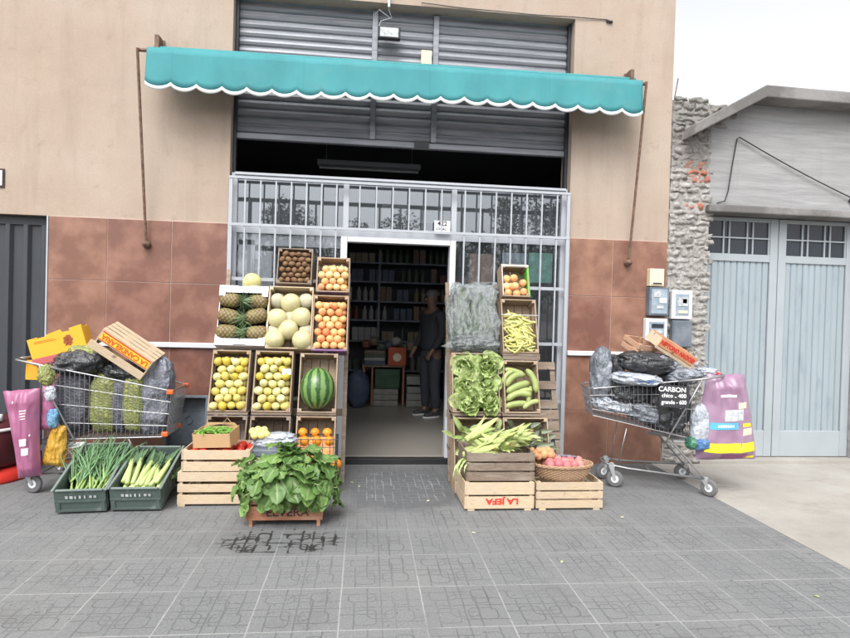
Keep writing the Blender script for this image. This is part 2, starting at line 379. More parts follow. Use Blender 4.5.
def txt(s, size, m, parent, loc, rot=(pi/2, 0, 0), ex=.0012, sx=1.0, name='lettering', align='CENTER', bold=0):
    c = bpy.data.curves.new(name, 'FONT'); c.body = s; c.size = size; c.extrude = ex; c.align_x = align; c.align_y = 'CENTER'; c.offset = bold
    c.materials.append(M[m]); o = bpy.data.objects.new(name, c); COL.objects.link(o)
    bpy.context.view_layer.update()
    me = bpy.data.meshes.new_from_object(o.evaluated_get(bpy.context.evaluated_depsgraph_get()))
    bpy.data.objects.remove(o); o = bpy.data.objects.new(name, me); COL.objects.link(o)
    o.parent = parent; o.location = loc; o.rotation_euler = rot; o.scale = (sx, 1, 1)
    return o
LEAN = math.atan(.33)
RX = pi/2-LEAN      # rotation of a crate leaning back, rim plane Y=-.95+.33Z
def rimY(z): return -.95+.33*z

# ------------------------------------------------------------------ camera, light
def setup():
    cam = bpy.data.cameras.new('camera'); co = bpy.data.objects.new('camera', cam); COL.objects.link(co)
    yaw, pitch, roll = .10831616, -.01327168, .02783468
    cy, sy = cos(yaw), sin(yaw); f = V((sy, cy, 0)); r = V((cy, -sy, 0)); u = V((0, 0, 1))
    f2 = f*cos(pitch)+u*sin(pitch); u2 = u*cos(pitch)-f*sin(pitch)
    r3 = r*cos(roll)+u2*sin(roll); u3 = u2*cos(roll)-r*sin(roll)
    m = Matrix(((*r3, 0), (*u3, 0), (*(-f2), 0), (0, 0, 0, 1))).transposed(); m.translation = V((0, -5.488, 1.4325))
    co.matrix_world = m
    cam.sensor_width = 36; cam.lens = 36*588.035/850; cam.clip_end = 500; cam.clip_start = .05
    sc.camera = co
    w = bpy.data.worlds.new('World'); sc.world = w; w.use_nodes = True; t = w.node_tree
    bg = t.nodes['Background']; sky = t.nodes.new('ShaderNodeTexSky'); sky.sky_type = 'NISHITA'; sky.sun_disc = False
    el, az = radians(52), radians(200)       # sun azimuth from +Y clockwise
    sky.sun_elevation = el; sky.sun_rotation = az; sky.air_density = 1.0; sky.dust_density = 4.0; sky.ozone_density = 1.0
    hs = t.nodes.new('ShaderNodeHueSaturation'); hs.inputs['Saturation'].default_value = .10
    t.links.new(sky.outputs[0], hs.inputs['Color']); t.links.new(hs.outputs[0], bg.inputs[0]); bg.inputs[1].default_value = .15
    L = bpy.data.lights.new('sun', 'SUN'); L.energy = .7; L.angle = radians(35); L.color = (1, .97, .92)
    lo = bpy.data.objects.new('sun', L); COL.objects.link(lo)
    d = V((sin(az)*cos(el), cos(az)*cos(el), sin(el)))   # towards the sun
    lo.rotation_euler = d.to_track_quat('Z', 'Y').to_euler()
    vs = sc.view_settings; vs.view_transform = 'Standard'; vs.look = 'None'; vs.gamma = 1; vs.use_curve_mapping = False; vs.exposure = EXPOSURE
    sc.render.engine = 'CYCLES'
    sc.cycles.max_bounces = 8; sc.cycles.transparent_max_bounces = 12
EXPOSURE = 1.14
setup()

# ------------------------------------------------------------------ ground
GA = -.00692; GX, GY = -.06035, -2.06676
def pavement_mat():
    m, t, b, o = nt('patterned_pavers'); vec = COORD(t)
    mp = t.nodes.new('ShaderNodeMapping'); mp.vector_type = 'TEXTURE'; t.links.new(vec, mp.inputs[0])
    mp.inputs['Location'].default_value = (GX, GY, 0); mp.inputs['Rotation'].default_value = (0, 0, GA); mp.inputs['Scale'].default_value = (.4, .4, .4)
    s = t.nodes.new('ShaderNodeSeparateXYZ'); t.links.new(mp.outputs[0], s.inputs[0])
    wob = MA(t, 'MULTIPLY', MA(t, 'SUBTRACT', NOI(t, vec, 6, 3), .5), .018)
    X = MA(t, 'ADD', s.outputs[0], wob); Y = MA(t, 'ADD', s.outputs[1], wob)
    fx = MA(t, 'FRACT', X); fy = MA(t, 'FRACT', Y)
    def dl(f, c): return MA(t, 'ABSOLUTE', MA(t, 'SUBTRACT', f, c))
    ex = MA(t, 'MINIMUM', fx, MA(t, 'SUBTRACT', 1, fx)); ey = MA(t, 'MINIMUM', fy, MA(t, 'SUBTRACT', 1, fy))
    joint = MA(t, 'MINIMUM', ex, ey)
    # rounded boxes inside each half: |sd|
    def rbox(cx, cy, hx, hy, r):
        qx = MA(t, 'MAXIMUM', MA(t, 'SUBTRACT', dl(fx, cx), hx-r), 0); qy = MA(t, 'MAXIMUM', MA(t, 'SUBTRACT', dl(fy, cy), hy-r), 0)
        # inside distance too
        ix = MA(t, 'SUBTRACT', dl(fx, cx), hx-r); iy = MA(t, 'SUBTRACT', dl(fy, cy), hy-r)
        ins = MA(t, 'MINIMUM', MA(t, 'MAXIMUM', ix, iy), 0)
        L = MA(t, 'SQRT', MA(t, 'ADD', MA(t, 'MULTIPLY', qx, qx), MA(t, 'MULTIPLY', qy, qy)))
        return MA(t, 'ABSOLUTE', MA(t, 'SUBTRACT', MA(t, 'ADD', L, ins), r))
    d = MA(t, 'MINIMUM', dl(fx, .5), dl(fy, .5))
    def seg(f, c_, g_, lim, op): return MA(t, 'ADD', dl(f, c_), MA(t, 'MULTIPLY', MA(t, op, g_, lim), 1))
    for q_ in (seg(fx, .17, fy, .60, 'GREATER_THAN'), seg(fx, .33, fy, .42, 'LESS_THAN'), seg(fx, .66, fy, .58, 'GREATER_THAN'), seg(fx, .83, fy, .38, 'LESS_THAN'),
               seg(fy, .17, fx, .45, 'LESS_THAN'), seg(fy, .34, fx, .62, 'GREATER_THAN'), seg(fy, .67, fx, .40, 'LESS_THAN'), seg(fy, .84, fx, .60, 'GREATER_THAN')):
        d = MA(t, 'MINIMUM', d, q_)
    for a in ((.30, .27, .13, .17, .07), (.71, .30, .17, .13, .08), (.27, .74, .17, .10, .07), (.74, .72, .10, .17, .07), (.5, .5, .17, .26, .09)):
        d = MA(t, 'MINIMUM', d, rbox(*a))
    groove = MA(t, 'SUBTRACT', 1, RAMP(t, d, .003, .012))
    jn = MA(t, 'SUBTRACT', 1, RAMP(t, MA(t, 'ADD', joint, MA(t, 'MULTIPLY', MA(t, 'SUBTRACT', NOI(t, vec, 9, 4, .6), .5), .014)), .004, .012))
    jn = MA(t, 'MULTIPLY', jn, RAMP(t, NOI(t, vec, 2.3, 4, .6), .28, .48))
    so = t.nodes.new('ShaderNodeSeparateXYZ'); t.links.new(vec, so.inputs[0]); ox, oy = so.outputs[0], so.outputs[1]
    edge = NOI(t, vec, 5, 4, .6)
    def blob(cx, cy, rx, ry, soft=.35):
        a = MA(t, 'DIVIDE', MA(t, 'SUBTRACT', ox, cx), rx); c = MA(t, 'DIVIDE', MA(t, 'SUBTRACT', oy, cy), ry)
        q = MA(t, 'ADD', MA(t, 'MULTIPLY', a, a), MA(t, 'MULTIPLY', c, c))
        q = MA(t, 'ADD', q, MA(t, 'MULTIPLY', MA(t, 'SUBTRACT', edge, .5), 1.6))
        return MA(t, 'SUBTRACT', 1, RAMP(t, q, 1-soft, 1+soft))
    base = NOI(t, vec, 90, 4, .65); big = NOI(t, vec, .8, 5, .6)
    fl = t.nodes.new('ShaderNodeVectorMath'); fl.operation = 'FLOOR'; t.links.new(mp.outputs[0], fl.inputs[0])
    wn = t.nodes.new('ShaderNodeTexWhiteNoise'); t.links.new(fl.outputs[0], wn.inputs['Vector'])
    c = MIX(t, RAMP(t, base, .3, .7), (.13, .135, .14), (.235, .24, .245))
    c = MIX(t, MA(t, 'MULTIPLY', RAMP(t, big, .35, .7), .5), c, (.22, .22, .216))
    c = MIX(t, MA(t, 'MULTIPLY', wn.outputs['Value'], .22), c, (.13, .135, .14))
    wall_dark = MA(t, 'MULTIPLY', RAMP(t, oy, -1.7, -.2), .45)  # pavers grow darker towards the facade
    c = MIX(t, wall_dark, c, (.095, .095, .095))
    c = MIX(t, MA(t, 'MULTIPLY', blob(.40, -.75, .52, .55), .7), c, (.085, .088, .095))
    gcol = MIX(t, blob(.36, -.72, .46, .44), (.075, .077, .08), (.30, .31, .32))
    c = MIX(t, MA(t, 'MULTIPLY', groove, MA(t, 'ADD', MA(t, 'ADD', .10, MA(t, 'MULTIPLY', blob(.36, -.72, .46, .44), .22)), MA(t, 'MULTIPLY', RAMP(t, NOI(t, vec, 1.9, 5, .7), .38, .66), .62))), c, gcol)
    # dark soil washed into the grooves under the leafy greens
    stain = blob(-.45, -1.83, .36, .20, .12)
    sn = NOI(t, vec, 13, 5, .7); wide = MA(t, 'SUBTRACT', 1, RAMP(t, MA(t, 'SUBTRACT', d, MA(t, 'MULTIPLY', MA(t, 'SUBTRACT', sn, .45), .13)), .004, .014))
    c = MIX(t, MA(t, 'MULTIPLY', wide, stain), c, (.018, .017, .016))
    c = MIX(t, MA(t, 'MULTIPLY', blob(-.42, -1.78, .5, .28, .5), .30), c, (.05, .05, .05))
    c = MIX(t, MA(t, 'MULTIPLY', jn, MA(t, 'ADD', .15, MA(t, 'MULTIPLY', RAMP(t, oy, -1.3, -2.6), .5))), c, (.38, .38, .37))
    c = MIX(t, MA(t, 'MULTIPLY', RAMP(t, NOI(t, vec, 28, 2, .5), .70, .74), .7), c, (.07, .068, .06))
    c = MIX(t, MA(t, 'MULTIPLY', RAMP(t, NOI(t, vec, 2.1, 6, .72), .56, .66), .28), c, (.10, .10, .098))
    c = MIX(t, MA(t, 'MULTIPLY', RAMP(t, NOI(t, vec, 60, 2, .5), .72, .75), .6), c, (.42, .42, .41))
    t.links.new(c, b.inputs['Base Color']); b.inputs['Roughness'].default_value = .82; b.inputs['Specular IOR Level'].default_value = .3
    hgt = MA(t, 'SUBTRACT', MA(t, 'MULTIPLY', base, .25), MA(t, 'ADD', groove, MA(t, 'MULTIPLY', jn, .3)))
    BUMP(t, b, hgt, .5, .004)
    return m
M['pavers'] = pavement_mat()
def drive_mat():
    m, t, b, o = nt('driveway_concrete'); vec = COORD(t)
    a = NOI(t, vec, 1.3, 6, .65); f = NOI(t, vec, 40, 5, .65); g = NOI(t, vec, 3.0, 5, .7, stretch=(.6, 1.6, 1))
    c = MIX(t, RAMP(t, a, .35, .65), (.29, .27, .245), (.37, .35, .32)); c = MIX(t, MA(t, 'MULTIPLY', RAMP(t, g, .55, .7), .6), c, (.22, .20, .18))
    c = MIX(t, MA(t, 'MULTIPLY', RAMP(t, f, .5, .8), .4), c, (.25, .24, .22))
    t.links.new(c, b.inputs['Base Color']); b.inputs['Roughness'].default_value = .9; BUMP(t, b, f, .5, .006); return m
M['drive'] = drive_mat()
M['asphalt'] = mat('asphalt', (.05, .05, .052), .9, .2, 3, .4, 60)
def flat(name, x0, x1, y0, y1, z, m, zb=None):
    b = MB(); b.box(x0, x1, y0, y1, zb if zb is not None else z-.3, z); return struct(b.build(name, m))
flat('sidewalk', -14, 2.855, -6.6, .02, 0, 'pavers')
b = MB()
b.add([(2.865, .3, -.002), (2.865, -6.6, -.002), (16, -6.6, -.002), (16, .3, -.002), (2.865, .3, -.3), (2.865, -6.6, -.3), (16, -6.6, -.3), (16, .3, -.3)],
      [(0, 1, 2, 3), (4, 7, 6, 5), (0, 4, 5, 1), (1, 5, 6, 2)])
struct(b.build('driveway', 'drive'))
b = MB(); b.box(2.855, 2.865, -6.6, -.02, -.3, -.012); struct(b.build('pavement_joint', 'concrete'))
flat('kerb', -40, 40, -6.75, -6.6, .0, 'concrete')
flat('road', -60, 60, -14.5, -6.75, -.14, 'asphalt')
flat('far_pavement', -60, 60, -40, -14.5, -.02, 'concrete', -.32)
b = MB(); b.box(-150, 150, -150, 150, -.9, -.5); struct(b.build('ground', 'concrete'))

# ------------------------------------------------------------------ shop building
OX0, OX1 = -1.212, 1.965          # opening
shop = thing('shop_building', 'two storey beige rendered shop building with rust brown tile wainscot', 'building', (0, 0, 0))
b = MB()
T = .28
def wallbox(x0, x1, z0, z1, y0=0, y1=T): b.box(x0, x1, y0, y1, z0, z1)
wallbox(-2.74, OX0, 0, 7.5); wallbox(OX1, 2.97, 0, 7.5); wallbox(OX0, OX1, 4.27, 7.5)
wallbox(-5.2, -2.74, 2.178, 7.5); wallbox(-9, -5.2, 0, 7.5)
b.box(2.69, 2.97, T, 9, 0, 7.5)   # side wall toward the garage
b.box(-9, 2.69, 8.7, 9, 0, 7.5)
b.box(-9, -8.7, T, 8.7, 0, 7.5)
b.box(-8.7, 2.69, T, 8.7, 7.2, 7.5)
b.build('wall', 'beige', shop)
# tile wainscot
def tiles(name, xs, parent, off=.014):
    zs = [.0, .515, 1.07, 1.623, 2.176]
    g = MB(); g.box(xs[0], xs[-1], -.008, -.0005, 0, 2.178); g.build('tile_grout', 'grout', parent)
    for i in range(len(xs)-1):
        for k in range(4):
            q = MB(); q.box(xs[i]+.003, xs[i+1]-.003, -off, -.002, zs[k]+.003, zs[k+1]-.003)
            o = q.build('wall_tile', 'tile', parent, bevel=.002)
tiles('t', [-2.735, -2.245, -1.70, -1.216], shop)
tiles('t', [1.972, 2.408, 2.962], shop)
for a_, c_ in ((-1.216, -1.205), (1.958, 1.972), (-2.748, -2.7355)): b = MB(); b.box(a_, c_, -.02, .06, 0, 2.178); b.build('corner_trim', 'rail', shop)
for a_, c_ in ((-2.735, -1.22), (1.975, 2.745)): b = MB(); b.box(a_, c_, -.045, -.015, 1.047, 1.092); b.build('chair_rail', 'white', shop, bevel=.004)
# interior
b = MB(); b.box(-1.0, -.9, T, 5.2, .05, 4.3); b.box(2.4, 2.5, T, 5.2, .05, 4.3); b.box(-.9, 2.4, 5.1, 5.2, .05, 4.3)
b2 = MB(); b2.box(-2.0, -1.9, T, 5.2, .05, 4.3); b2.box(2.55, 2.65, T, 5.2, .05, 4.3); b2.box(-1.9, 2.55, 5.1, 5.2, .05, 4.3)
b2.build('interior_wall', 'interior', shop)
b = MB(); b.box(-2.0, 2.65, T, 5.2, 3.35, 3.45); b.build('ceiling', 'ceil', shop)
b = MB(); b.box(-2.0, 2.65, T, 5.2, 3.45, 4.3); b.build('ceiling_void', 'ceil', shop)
b = MB(); b.box(-1.99, 2.64, .1, 5.15, -.1, .05); b.box(OX0+.01, OX1-.01, .02, .1, -.1, .047); b.build('floor', 'int_floor', shop)
b = MB(); b.box(-.20, .87, -.05, .02, 0, .055); b.build('threshold', 'black', shop, bevel=.004)
for a_, c_ in ((OX0, -.20), (.87, OX1)): b = MB(); b.box(a_, c_, -.01, .1, 0, .14); b.build('plinth', 'concrete', shop)
# neighbouring dark corrugated gate at the far end
g = thing('corrugated_gate', 'charcoal corrugated metal gate beside the brown tiled wall', 'gate', (-3.97, .09, 0))
b = MB(); x = -1.2; pts = []
while x < 1.21:
    pts += [(x, 0), (x+.075, 0), (x+.095, .035), (x+.13, .035), (x+.15, 0)]; x += .15
vs = []; fs = []
for (px, py) in pts: vs += [(px, -py, .03), (px, -py, 2.10)]
for i in range(len(pts)-1): fs.append((2*i, 2*i+2, 2*i+3, 2*i+1))
b.add(vs, fs); b.build('sheet', 'charcoal', g)
b = MB(); b.box(-1.23, 1.235, -.02, .05, 2.10, 2.176); b.box(1.18, 1.232, -.05, .05, 0, 2.10); b.build('frame', 'darkmetal', g)
b = MB(); b.box(-1.2, 1.2, .02, .06, .03, 2.1); b.build('backing', 'charcoal', g)
n_ = thing('street_number_plate', 'small white enamel plate with dark border high on the beige wall', 'plate', (-3.19, -.006, 2.485))
b = MB(); b.box(-.085, .085, -.006, .004, -.08, .08); b.build('border', 'ink_dark', n_)
b = MB(); b.box(-.07, .07, -.009, -.007, -.065, .065); b.build('face', 'paper', n_)

# roller shutter
sh = thing('roller_shutter', 'grey slatted metal roller shutter half raised above the shop front', 'shutter', (0, .15, 0))
b = MB(); z = 3.045
while z < 4.27:
    for (x0, x1) in ((-1.205, .035), (.088, .615), (.668, 1.958)):
        zz = [0, .012, .035, .058, .070]; yy = [.012, -.004, -.012, -.004, .012]
        b.add([(x, yy[k], z+zz[k]) for k in range(5) for x in (x0, x1)], [(2*k, 2*k+1, 2*k+3, 2*k+2) for k in range(4)])
        b.box(x0, x1, .010, .016, z+.068, z+.082)
    z += .0805
b.build('slats', 'shutter', sh)
b = MB(); b.box(-1.205, 1.958, .02, .03, 3.0, 4.27); b.build('backing', 'darkmetal', sh)
b = MB(); b.box(-1.20, 1.953, -.03, .03, 2.985, 3.04); b.build('bottom_bar', 'shutter', sh, bevel=.006)
for xa in (.036, .617): b = MB(); b.box(xa, xa+.05, -.035, .0095, 3.045, 4.25); b.build('guide_rail', 'shutter', sh)
for xa in (-1.206, 1.935): b = MB(); b.box(xa, xa+.022, -.06, .0, 2.2, 4.26); b.build('guide_rail', 'darkmetal', sh)
b = MB(); b.box(.50, .60, -.075, -.036, 3.76, 3.90); b.box(.50, .60, -.079, -.075, 3.77, 3.80); b.build('lock_box', 'cream', sh, bevel=.004)
b = MB(); b.box(.46, .60, -.05, -.031, 2.99, 3.05); b.build('latch', 'darkmetal', sh)

# flood lamp hanging from a white conduit
fl = thing('flood_lamp', 'small black framed flood lamp hanging in front of the roller shutter', 'lamp', (.19, .04, 4.01))
b = MB(); b.box(-.105, .105, -.03, .03, -.055, .055); b.build('housing', 'black', fl, bevel=.005)
b = MB(); b.box(-.085, .085, -.034, -.031, -.042, .042); b.build('lens', 'label_grey', fl)
b = MB(); b.tube([(-.10, 0, .05), (-.08, .0, .11), (.02, -.02, .14), (-.01, -.04, .2), (.0, -.09, .26)], .004); b.tube([(.0, -.02, .14), (-.1, -.03, .20), (-.13, 0, .17)], .003); b.build('cable', 'rail', fl)
b = MB(); b.tube([(-.01, -.09, .2), (-.02, -.09, .6)], .011, 8); b.build('conduit', 'trim', fl)
w = MB(); w.tube([(x, -.012+.004*sin(x*9), 4.295+.012*sin((x+1)*2.1)-.018*(x/2.36)) for x in [i*.12 for i in range(4, 20)]]+[(2.30, -.012, 4.27)], .0045, 5); w.tube([(2.27, -.012, 4.27), (2.33, -.012, 4.265)], .012, 6)
tag(w.build('wall_cable', 'darkmetal'), 'thin dark cable running along the lintel above the shutter', 'cable')

# grille in front of the glazing
GR = thing('window_grille', 'white painted steel bar grille across the shop front', 'grille', (0, 0, 0))
def bars(x0, x1, z0, z1, n, y, r=.0068):
    for i in range(n):
        x = x0+(x1-x0)*i/(n-1); q = MB(); q.box(x-r, x+r, y-r, y+r, z0, z1); q.build('bar', 'rail', GR)
gy = -.035
b = MB()
for (z, h) in ((2.590, .022), (2.168, .024)): b.box(-1.207, 1.955, gy-.014, gy+.012, z-h/2, z+h/2)
b.build('rail', 'rail', GR)
for a_ in (-1.205, 1.925): b = MB(); b.box(a_, a_+.03, gy-.012, gy+.0105, .0, 2.575); b.build('end_post', 'rail', GR)
bars(-1.065, -.25, 2.18, 2.58, 7, gy); bars(-.04, .72, 2.18, 2.58, 6, gy, .006); bars(.94, 1.83, 2.18, 2.58, 7, gy)
bars(-1.065, -.25, .14, 2.156, 7, gy); bars(.94, 1.83, .14, 2.156, 7, gy)
for z in (1.68, 1.15, .6):
    for (x0, x1) in ((-1.175, -.2), (.88, 1.925)): b = MB(); b.box(x0, x1, gy+.011, gy+.019, z-.015, z+.015); b.build('cross_rail', 'rail', GR)

SF = thing('storefront_glazing', 'white grey aluminium shop glazing with transom windows and open doorway', 'glazing', (0, .06, 0))
b = MB()
b.box(-1.20, 1.95, -.03, .05, 2.60, 2.645); b.box(-1.17, 1.93, -.05, -.031, 2.628, 2.650)
b.box(-1.20, 1.95, -.02, .04, 2.105, 2.175)
for x in (-1.20, -.19, .825, 1.90): b.box(x, x+.05, -.024, .045, 2.176, 2.599)
b.build('transom_frame', 'alu', SF)
for x, a_, c_ in ((-1.20, -1.151, -.206), (1.90, .871, 1.901)): b = MB(); b.box(x, x+.05, -.02, .04, .14, 2.104); b.box(a_, c_, -.015, .035, .14, .19); b.build('side_frame', 'alu', SF)
df = MB(); df.box(-.205, -.145, -.07, .045, .05, 2.104); df.box(.815, .870, -.07, .045, .05, 2.104); df.box(-.144, .814, -.07, .045, 2.055, 2.104)
d_ = df.build('door_frame', 'white', SF, bevel=.003)
q = MB(); q.box(.835, .86, -.10, -.071, .16, .19); q.build('hinge', 'darkmetal', d_)
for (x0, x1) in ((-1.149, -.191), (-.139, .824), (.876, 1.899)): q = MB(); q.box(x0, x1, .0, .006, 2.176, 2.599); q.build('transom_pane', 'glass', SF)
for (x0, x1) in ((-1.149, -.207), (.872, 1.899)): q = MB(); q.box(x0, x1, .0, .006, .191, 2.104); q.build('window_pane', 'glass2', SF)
def sheet(name, lab, cat, x0, x1, z0, z1, y, m, th=.003, tilt=0):
    q = MB(); q.box(x0, x1, y, y+th, z0, z1); return tag(q.build(name, m), lab, cat)
sheet('cream_banner', 'cream banner behind the transom glass above the doorway', 'banner', .17, .44, 2.29, 2.43, .085, 'cream')  # flat cream rectangles set behind the transom glass
sheet('cream_banner', 'longer pale strip beside the cream banner behind the transom glass', 'banner', .445, .70, 2.27, 2.40, .088, 'cream')
sheet('poster', 'brown poster behind the glass beside the open doorway', 'poster', 1.02, 1.27, 1.72, 2.0, .09, 'brownpaper')
sheet('poster', 'grey blue poster behind the glass between brown and green posters', 'poster', 1.34, 1.59, 1.72, 2.02, .09, 'bluepaper')
sheet('poster', 'pale green poster hung behind the glass by the brown tiled pier', 'poster', 1.60, 1.84, 1.74, 2.03, .088, 'greenpaper')
cb = thing('white_cabinet', 'white two door cabinet standing close behind the window near the kiwis', 'cabinet', (-.99, .10, .05))
for s in (0, 1): b = MB(); b.box(-.15+s*.155, .0+s*.155, -.015, 0, 0, 2.0-.14*s); b.build('door', 'paper', cb, bevel=.003)
b = MB(); b.box(-.15, .16, .001, .3, 0, 1.9); b.build('carcass', 'paper', cb)
q = MB(); q.box(-1.145, -.21, .085, .14, 2.0, 2.10); tag(q.build('blind_box', 'paper'), 'long pale blind box behind the glass above the kiwi crate', 'blind')
npl = thing('house_number_sign', 'small white sign reading 422 above the doorway', 'sign', (.735, -.005, 2.235))
b = MB(); b.box(-.075, .075, -.004, .004, -.05, .05); b.build('plate', 'paper', npl)
txt('422', .062, 'ink_dark', npl, (0, -.0045, .022), bold=.001); txt('LOCAL 1', .032, 'ink_dark', npl, (0, -.0045, -.028), bold=.0006)

# ------------------------------------------------------------------ awning
aw = thing('awning', 'teal canvas awning with white scalloped edge above the shop front', 'awning', (0, 0, 0))
AX0, AX1, AY = -1.845, 2.515, -.30
b = MB(); N = 21; per = 8; xs = [AX0+(AX1-AX0)*i/(N*per) for i in range(N*per+1)]
def ztop(x): return 3.585+.022*(x-AX0)/(AX1-AX0)
def zbot(x, i): s = abs(math.sin(pi*i/per)); return 3.262+.045*(x-AX0)/(AX1-AX0)-.040*(s**.7)+.012*sin(x*1.7)+.006*noise.noise(V((x*3, 1, 0)))
def fy(x, k): return AY-.005*sin(x*6.3+k)*k-.006*sin(x*17)*k*k-.006*noise.noise(V((x*3.3, k*1.4, 5)))
vs = []; fs = []; mi = []
K = 6
for i, x in enumerate(xs):
    for k in range(K+1):
        kk = k/K; zt, zb = ztop(x), zbot(x, i)+.030; vs.append((x, fy(x, kk)-.03*kk, zt+(zb-zt)*kk))
    vs.append((x, fy(x, 1)-.032, zbot(x, i)+.031)); vs.append((x, fy(x, 1)-.034, zbot(x, i)))
for i in range(len(xs)-1):
    a = i*(K+3); c = (i+1)*(K+3)
    for k in range(K): fs.append((a+k, a+k+1, c+k+1, c+k))
b.add(vs, fs); o = b.build('valance', 'teal', aw, smooth=True); m_ = o.modifiers.new('thick', 'SOLIDIFY'); m_.thickness = .003
b = MB(); fs = []
for i in range(len(xs)-1): a = i*(K+3)+K+1; c = (i+1)*(K+3)+K+1; fs.append((a, a+1, c+1, c))
b.add(vs, fs); o = b.build('scalloped_trim', 'trim', aw, smooth=True); m_ = o.modifiers.new('thick', 'SOLIDIFY'); m_.thickness = .005
b = MB()
def topf(u, v):
    x = AX0+(AX1-AX0)*u; y = AY+.01+(AY*-1-.07)*v; return (x, y, ztop(x)+.004+.075*v-.035*sin(pi*v)+.01*sin(u*30)*sin(pi*v))
b.grid(topf, 60, 6); o = b.build('canopy_fabric', 'teal', aw, smooth=True); m_ = o.modifiers.new('thick', 'SOLIDIFY'); m_.thickness = .003
b = MB(); b.tube([(-1.935, AY+.028, 3.566), (2.565, AY+.028, 3.588)], .016, 10); b.build('front_bar', 'rust', aw)
b = MB(); b.tube([(AX0-.02, -.07, 3.66), (AX1+.03, -.07, 3.69)], .032, 12); b.build('roller_tube', 'teal', aw)
for x, zz in ((-1.83, 3.70), (2.50, 3.71)):
    b = MB(); b.box(x-.018, x+.018, -.115, -.02, zz-.09, zz+.075); b.box(x-.035, x+.035, -.02, 0, zz-.07, zz+.07); b.build('bracket', 'rust', aw, bevel=.003)
for x, xt, zt in ((-1.905, -1.922, 3.572), (2.553, 2.553, 3.60)):
    b = MB(); b.tube([(x, -.05, 1.985), (xt, AY+.005, zt)], .0125, 8); b.build('arm', 'rust', aw)
    b = MB(); b.lathe([(0, -.035), (.03, -.035), (.036, -.02), (.03, .02), (.014, .024), (.014, .05), (0, .05)], 16, Matrix.Translation((x, -.045, 1.955)) @ Matrix.Rotation(pi/2, 4, 'X')); b.build('wall_pivot', 'rust', aw, smooth=True)

# ------------------------------------------------------------------ garage, rubble pier
gb = thing('garage_building', 'low grey rendered garage with concrete canopy and pale blue gate', 'building', (0, 0, 0))
b = MB(); b.prism([(3.30, 2.56), (6.9, 2.56), (6.9, 3.546), (3.805, 3.570), (3.30, 3.291)], 0, .25); b.box(5.16, 6.9, 0, .25, 0, 2.555); b.box(6.65, 6.9, .25, 6, 0, 3.5); b.box(3.3, 6.9, 5.8, 6, 0, 3.5); b.box(3.1, 3.29, .3, 5.8, 0, 3.3)
b.build('wall', 'grey_render', gb)
b = MB(); b.prism([(3.08, 3.17), (3.10, 3.285), (3.80, 3.69), (7.1, 3.66), (7.1, 3.545), (3.805, 3.572)], -.22, .3); b.build('roof_canopy', 'concrete', gb, bevel=.012)
b = MB(); b.box(3.29, 6.9, .3, 5.8, 3.3, 3.45); b.build('roof', 'concrete', gb)
b = MB(); b.box(3.345, 5.6, -.075, .2, 2.482, 2.56); b.build('lintel', 'concrete', gb, bevel=.012)
b = MB(); b.box(3.36, 5.15, -.03, .35, -.05, .028); b.build('sill', 'drive', gb)
b = MB(); b.box(3.3, 3.36, .05, .25, 0, 2.48); b.box(5.09, 5.16, .02, .25, 0, 2.48); b.build('jamb', 'grey_render', gb)
def garage_leaf(x0, x1, par):
    L = bpy.data.objects.new('gate_leaf', None); COL.objects.link(L); L.parent = par
    Y = .15; f = .055
    q = MB(); q.box(x0, x0+f+.03, Y-.02, Y+.02, .035, 2.475); q.box(x1-f-.03, x1, Y-.02, Y+.02, .035, 2.475)
    for z0, z1 in ((2.435, 2.475), (2.03, 2.105), (.035, .30)): q.box(x0+f+.0305, x1-f-.0305, Y-.018, Y+.018, z0, z1)
    q.build('leaf_frame', 'blue_door2', L, bevel=.004)
    q = MB(); a, c = x0+f+.03, x1-f-.03; n = 5; wd = (c-a)/n
    for i in range(n):
        u = a+i*wd; prof = [(u, .012), (u+wd*.12, -.004), (u+wd*.44, -.004), (u+wd*.5, .012), (u+wd*.56, -.004), (u+wd*.94, -.004), (u+wd, .012)]
        q.add([(p, Y+d, z) for p, d in prof for z in (.30, 2.03)], [(2*k, 2*k+2, 2*k+3, 2*k+1) for k in range(len(prof)-1)])
    q.build('corrugated_panel', 'blue_door', L)
    w = MB(); w.box(a, c, Y+.004, Y+.010, 2.106, 2.434); wd_ = w.build('window', 'darkglass', L)
    q = MB(); hw = (c-a)
    for t_ in (.27, .36, .64, .73, .985): q.box(a+hw*t_-.007, a+hw*t_+.007, Y-.012, Y+.002, 2.106, 2.434)
    q.box(a, c, Y-.016, Y-.0125, 2.262, 2.276); q.build('window_bar', 'blue_door2', wd_)
garage_leaf(3.37, 4.232, gb); garage_leaf(4.240, 5.085, gb)
b = MB(); b.box(3.36, 5.10, .22, .26, 0, 2.48); b.build('gate_backing', 'darkmetal', gb)

M['rubble'] = None
def rubble_mat():
    m, t, b, o = nt('limewashed_rubble_brick'); vec = COORD(t)
    a = t.nodes.new('ShaderNodeAttribute'); a.attribute_name = 'leaf'; sp = t.nodes.new('ShaderNodeSeparateColor'); t.links.new(a.outputs['Color'], sp.inputs[0])
    n = NOI(t, vec, 22, 6, .7); g = NOI(t, vec, 7, 5, .65)
    c = MIX(t, RAMP(t, n, .35, .65), (.23, .215, .20), (.50, .485, .46))
    c = MIX(t, MA(t, 'MULTIPLY', RAMP(t, g, .5, .62), .55), c, (.34, .31, .28))
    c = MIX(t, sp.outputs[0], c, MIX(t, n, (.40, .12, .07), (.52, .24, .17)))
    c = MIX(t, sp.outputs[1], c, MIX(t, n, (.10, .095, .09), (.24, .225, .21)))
    t.links.new(c, b.inputs['Base Color']); b.inputs['Roughness'].default_value = .95; BUMP(t, b, n, .9, .02); return m
M['rubble'] = rubble_mat()
b = MB(); rr = random.Random(5)
z = 0.0; row = 0
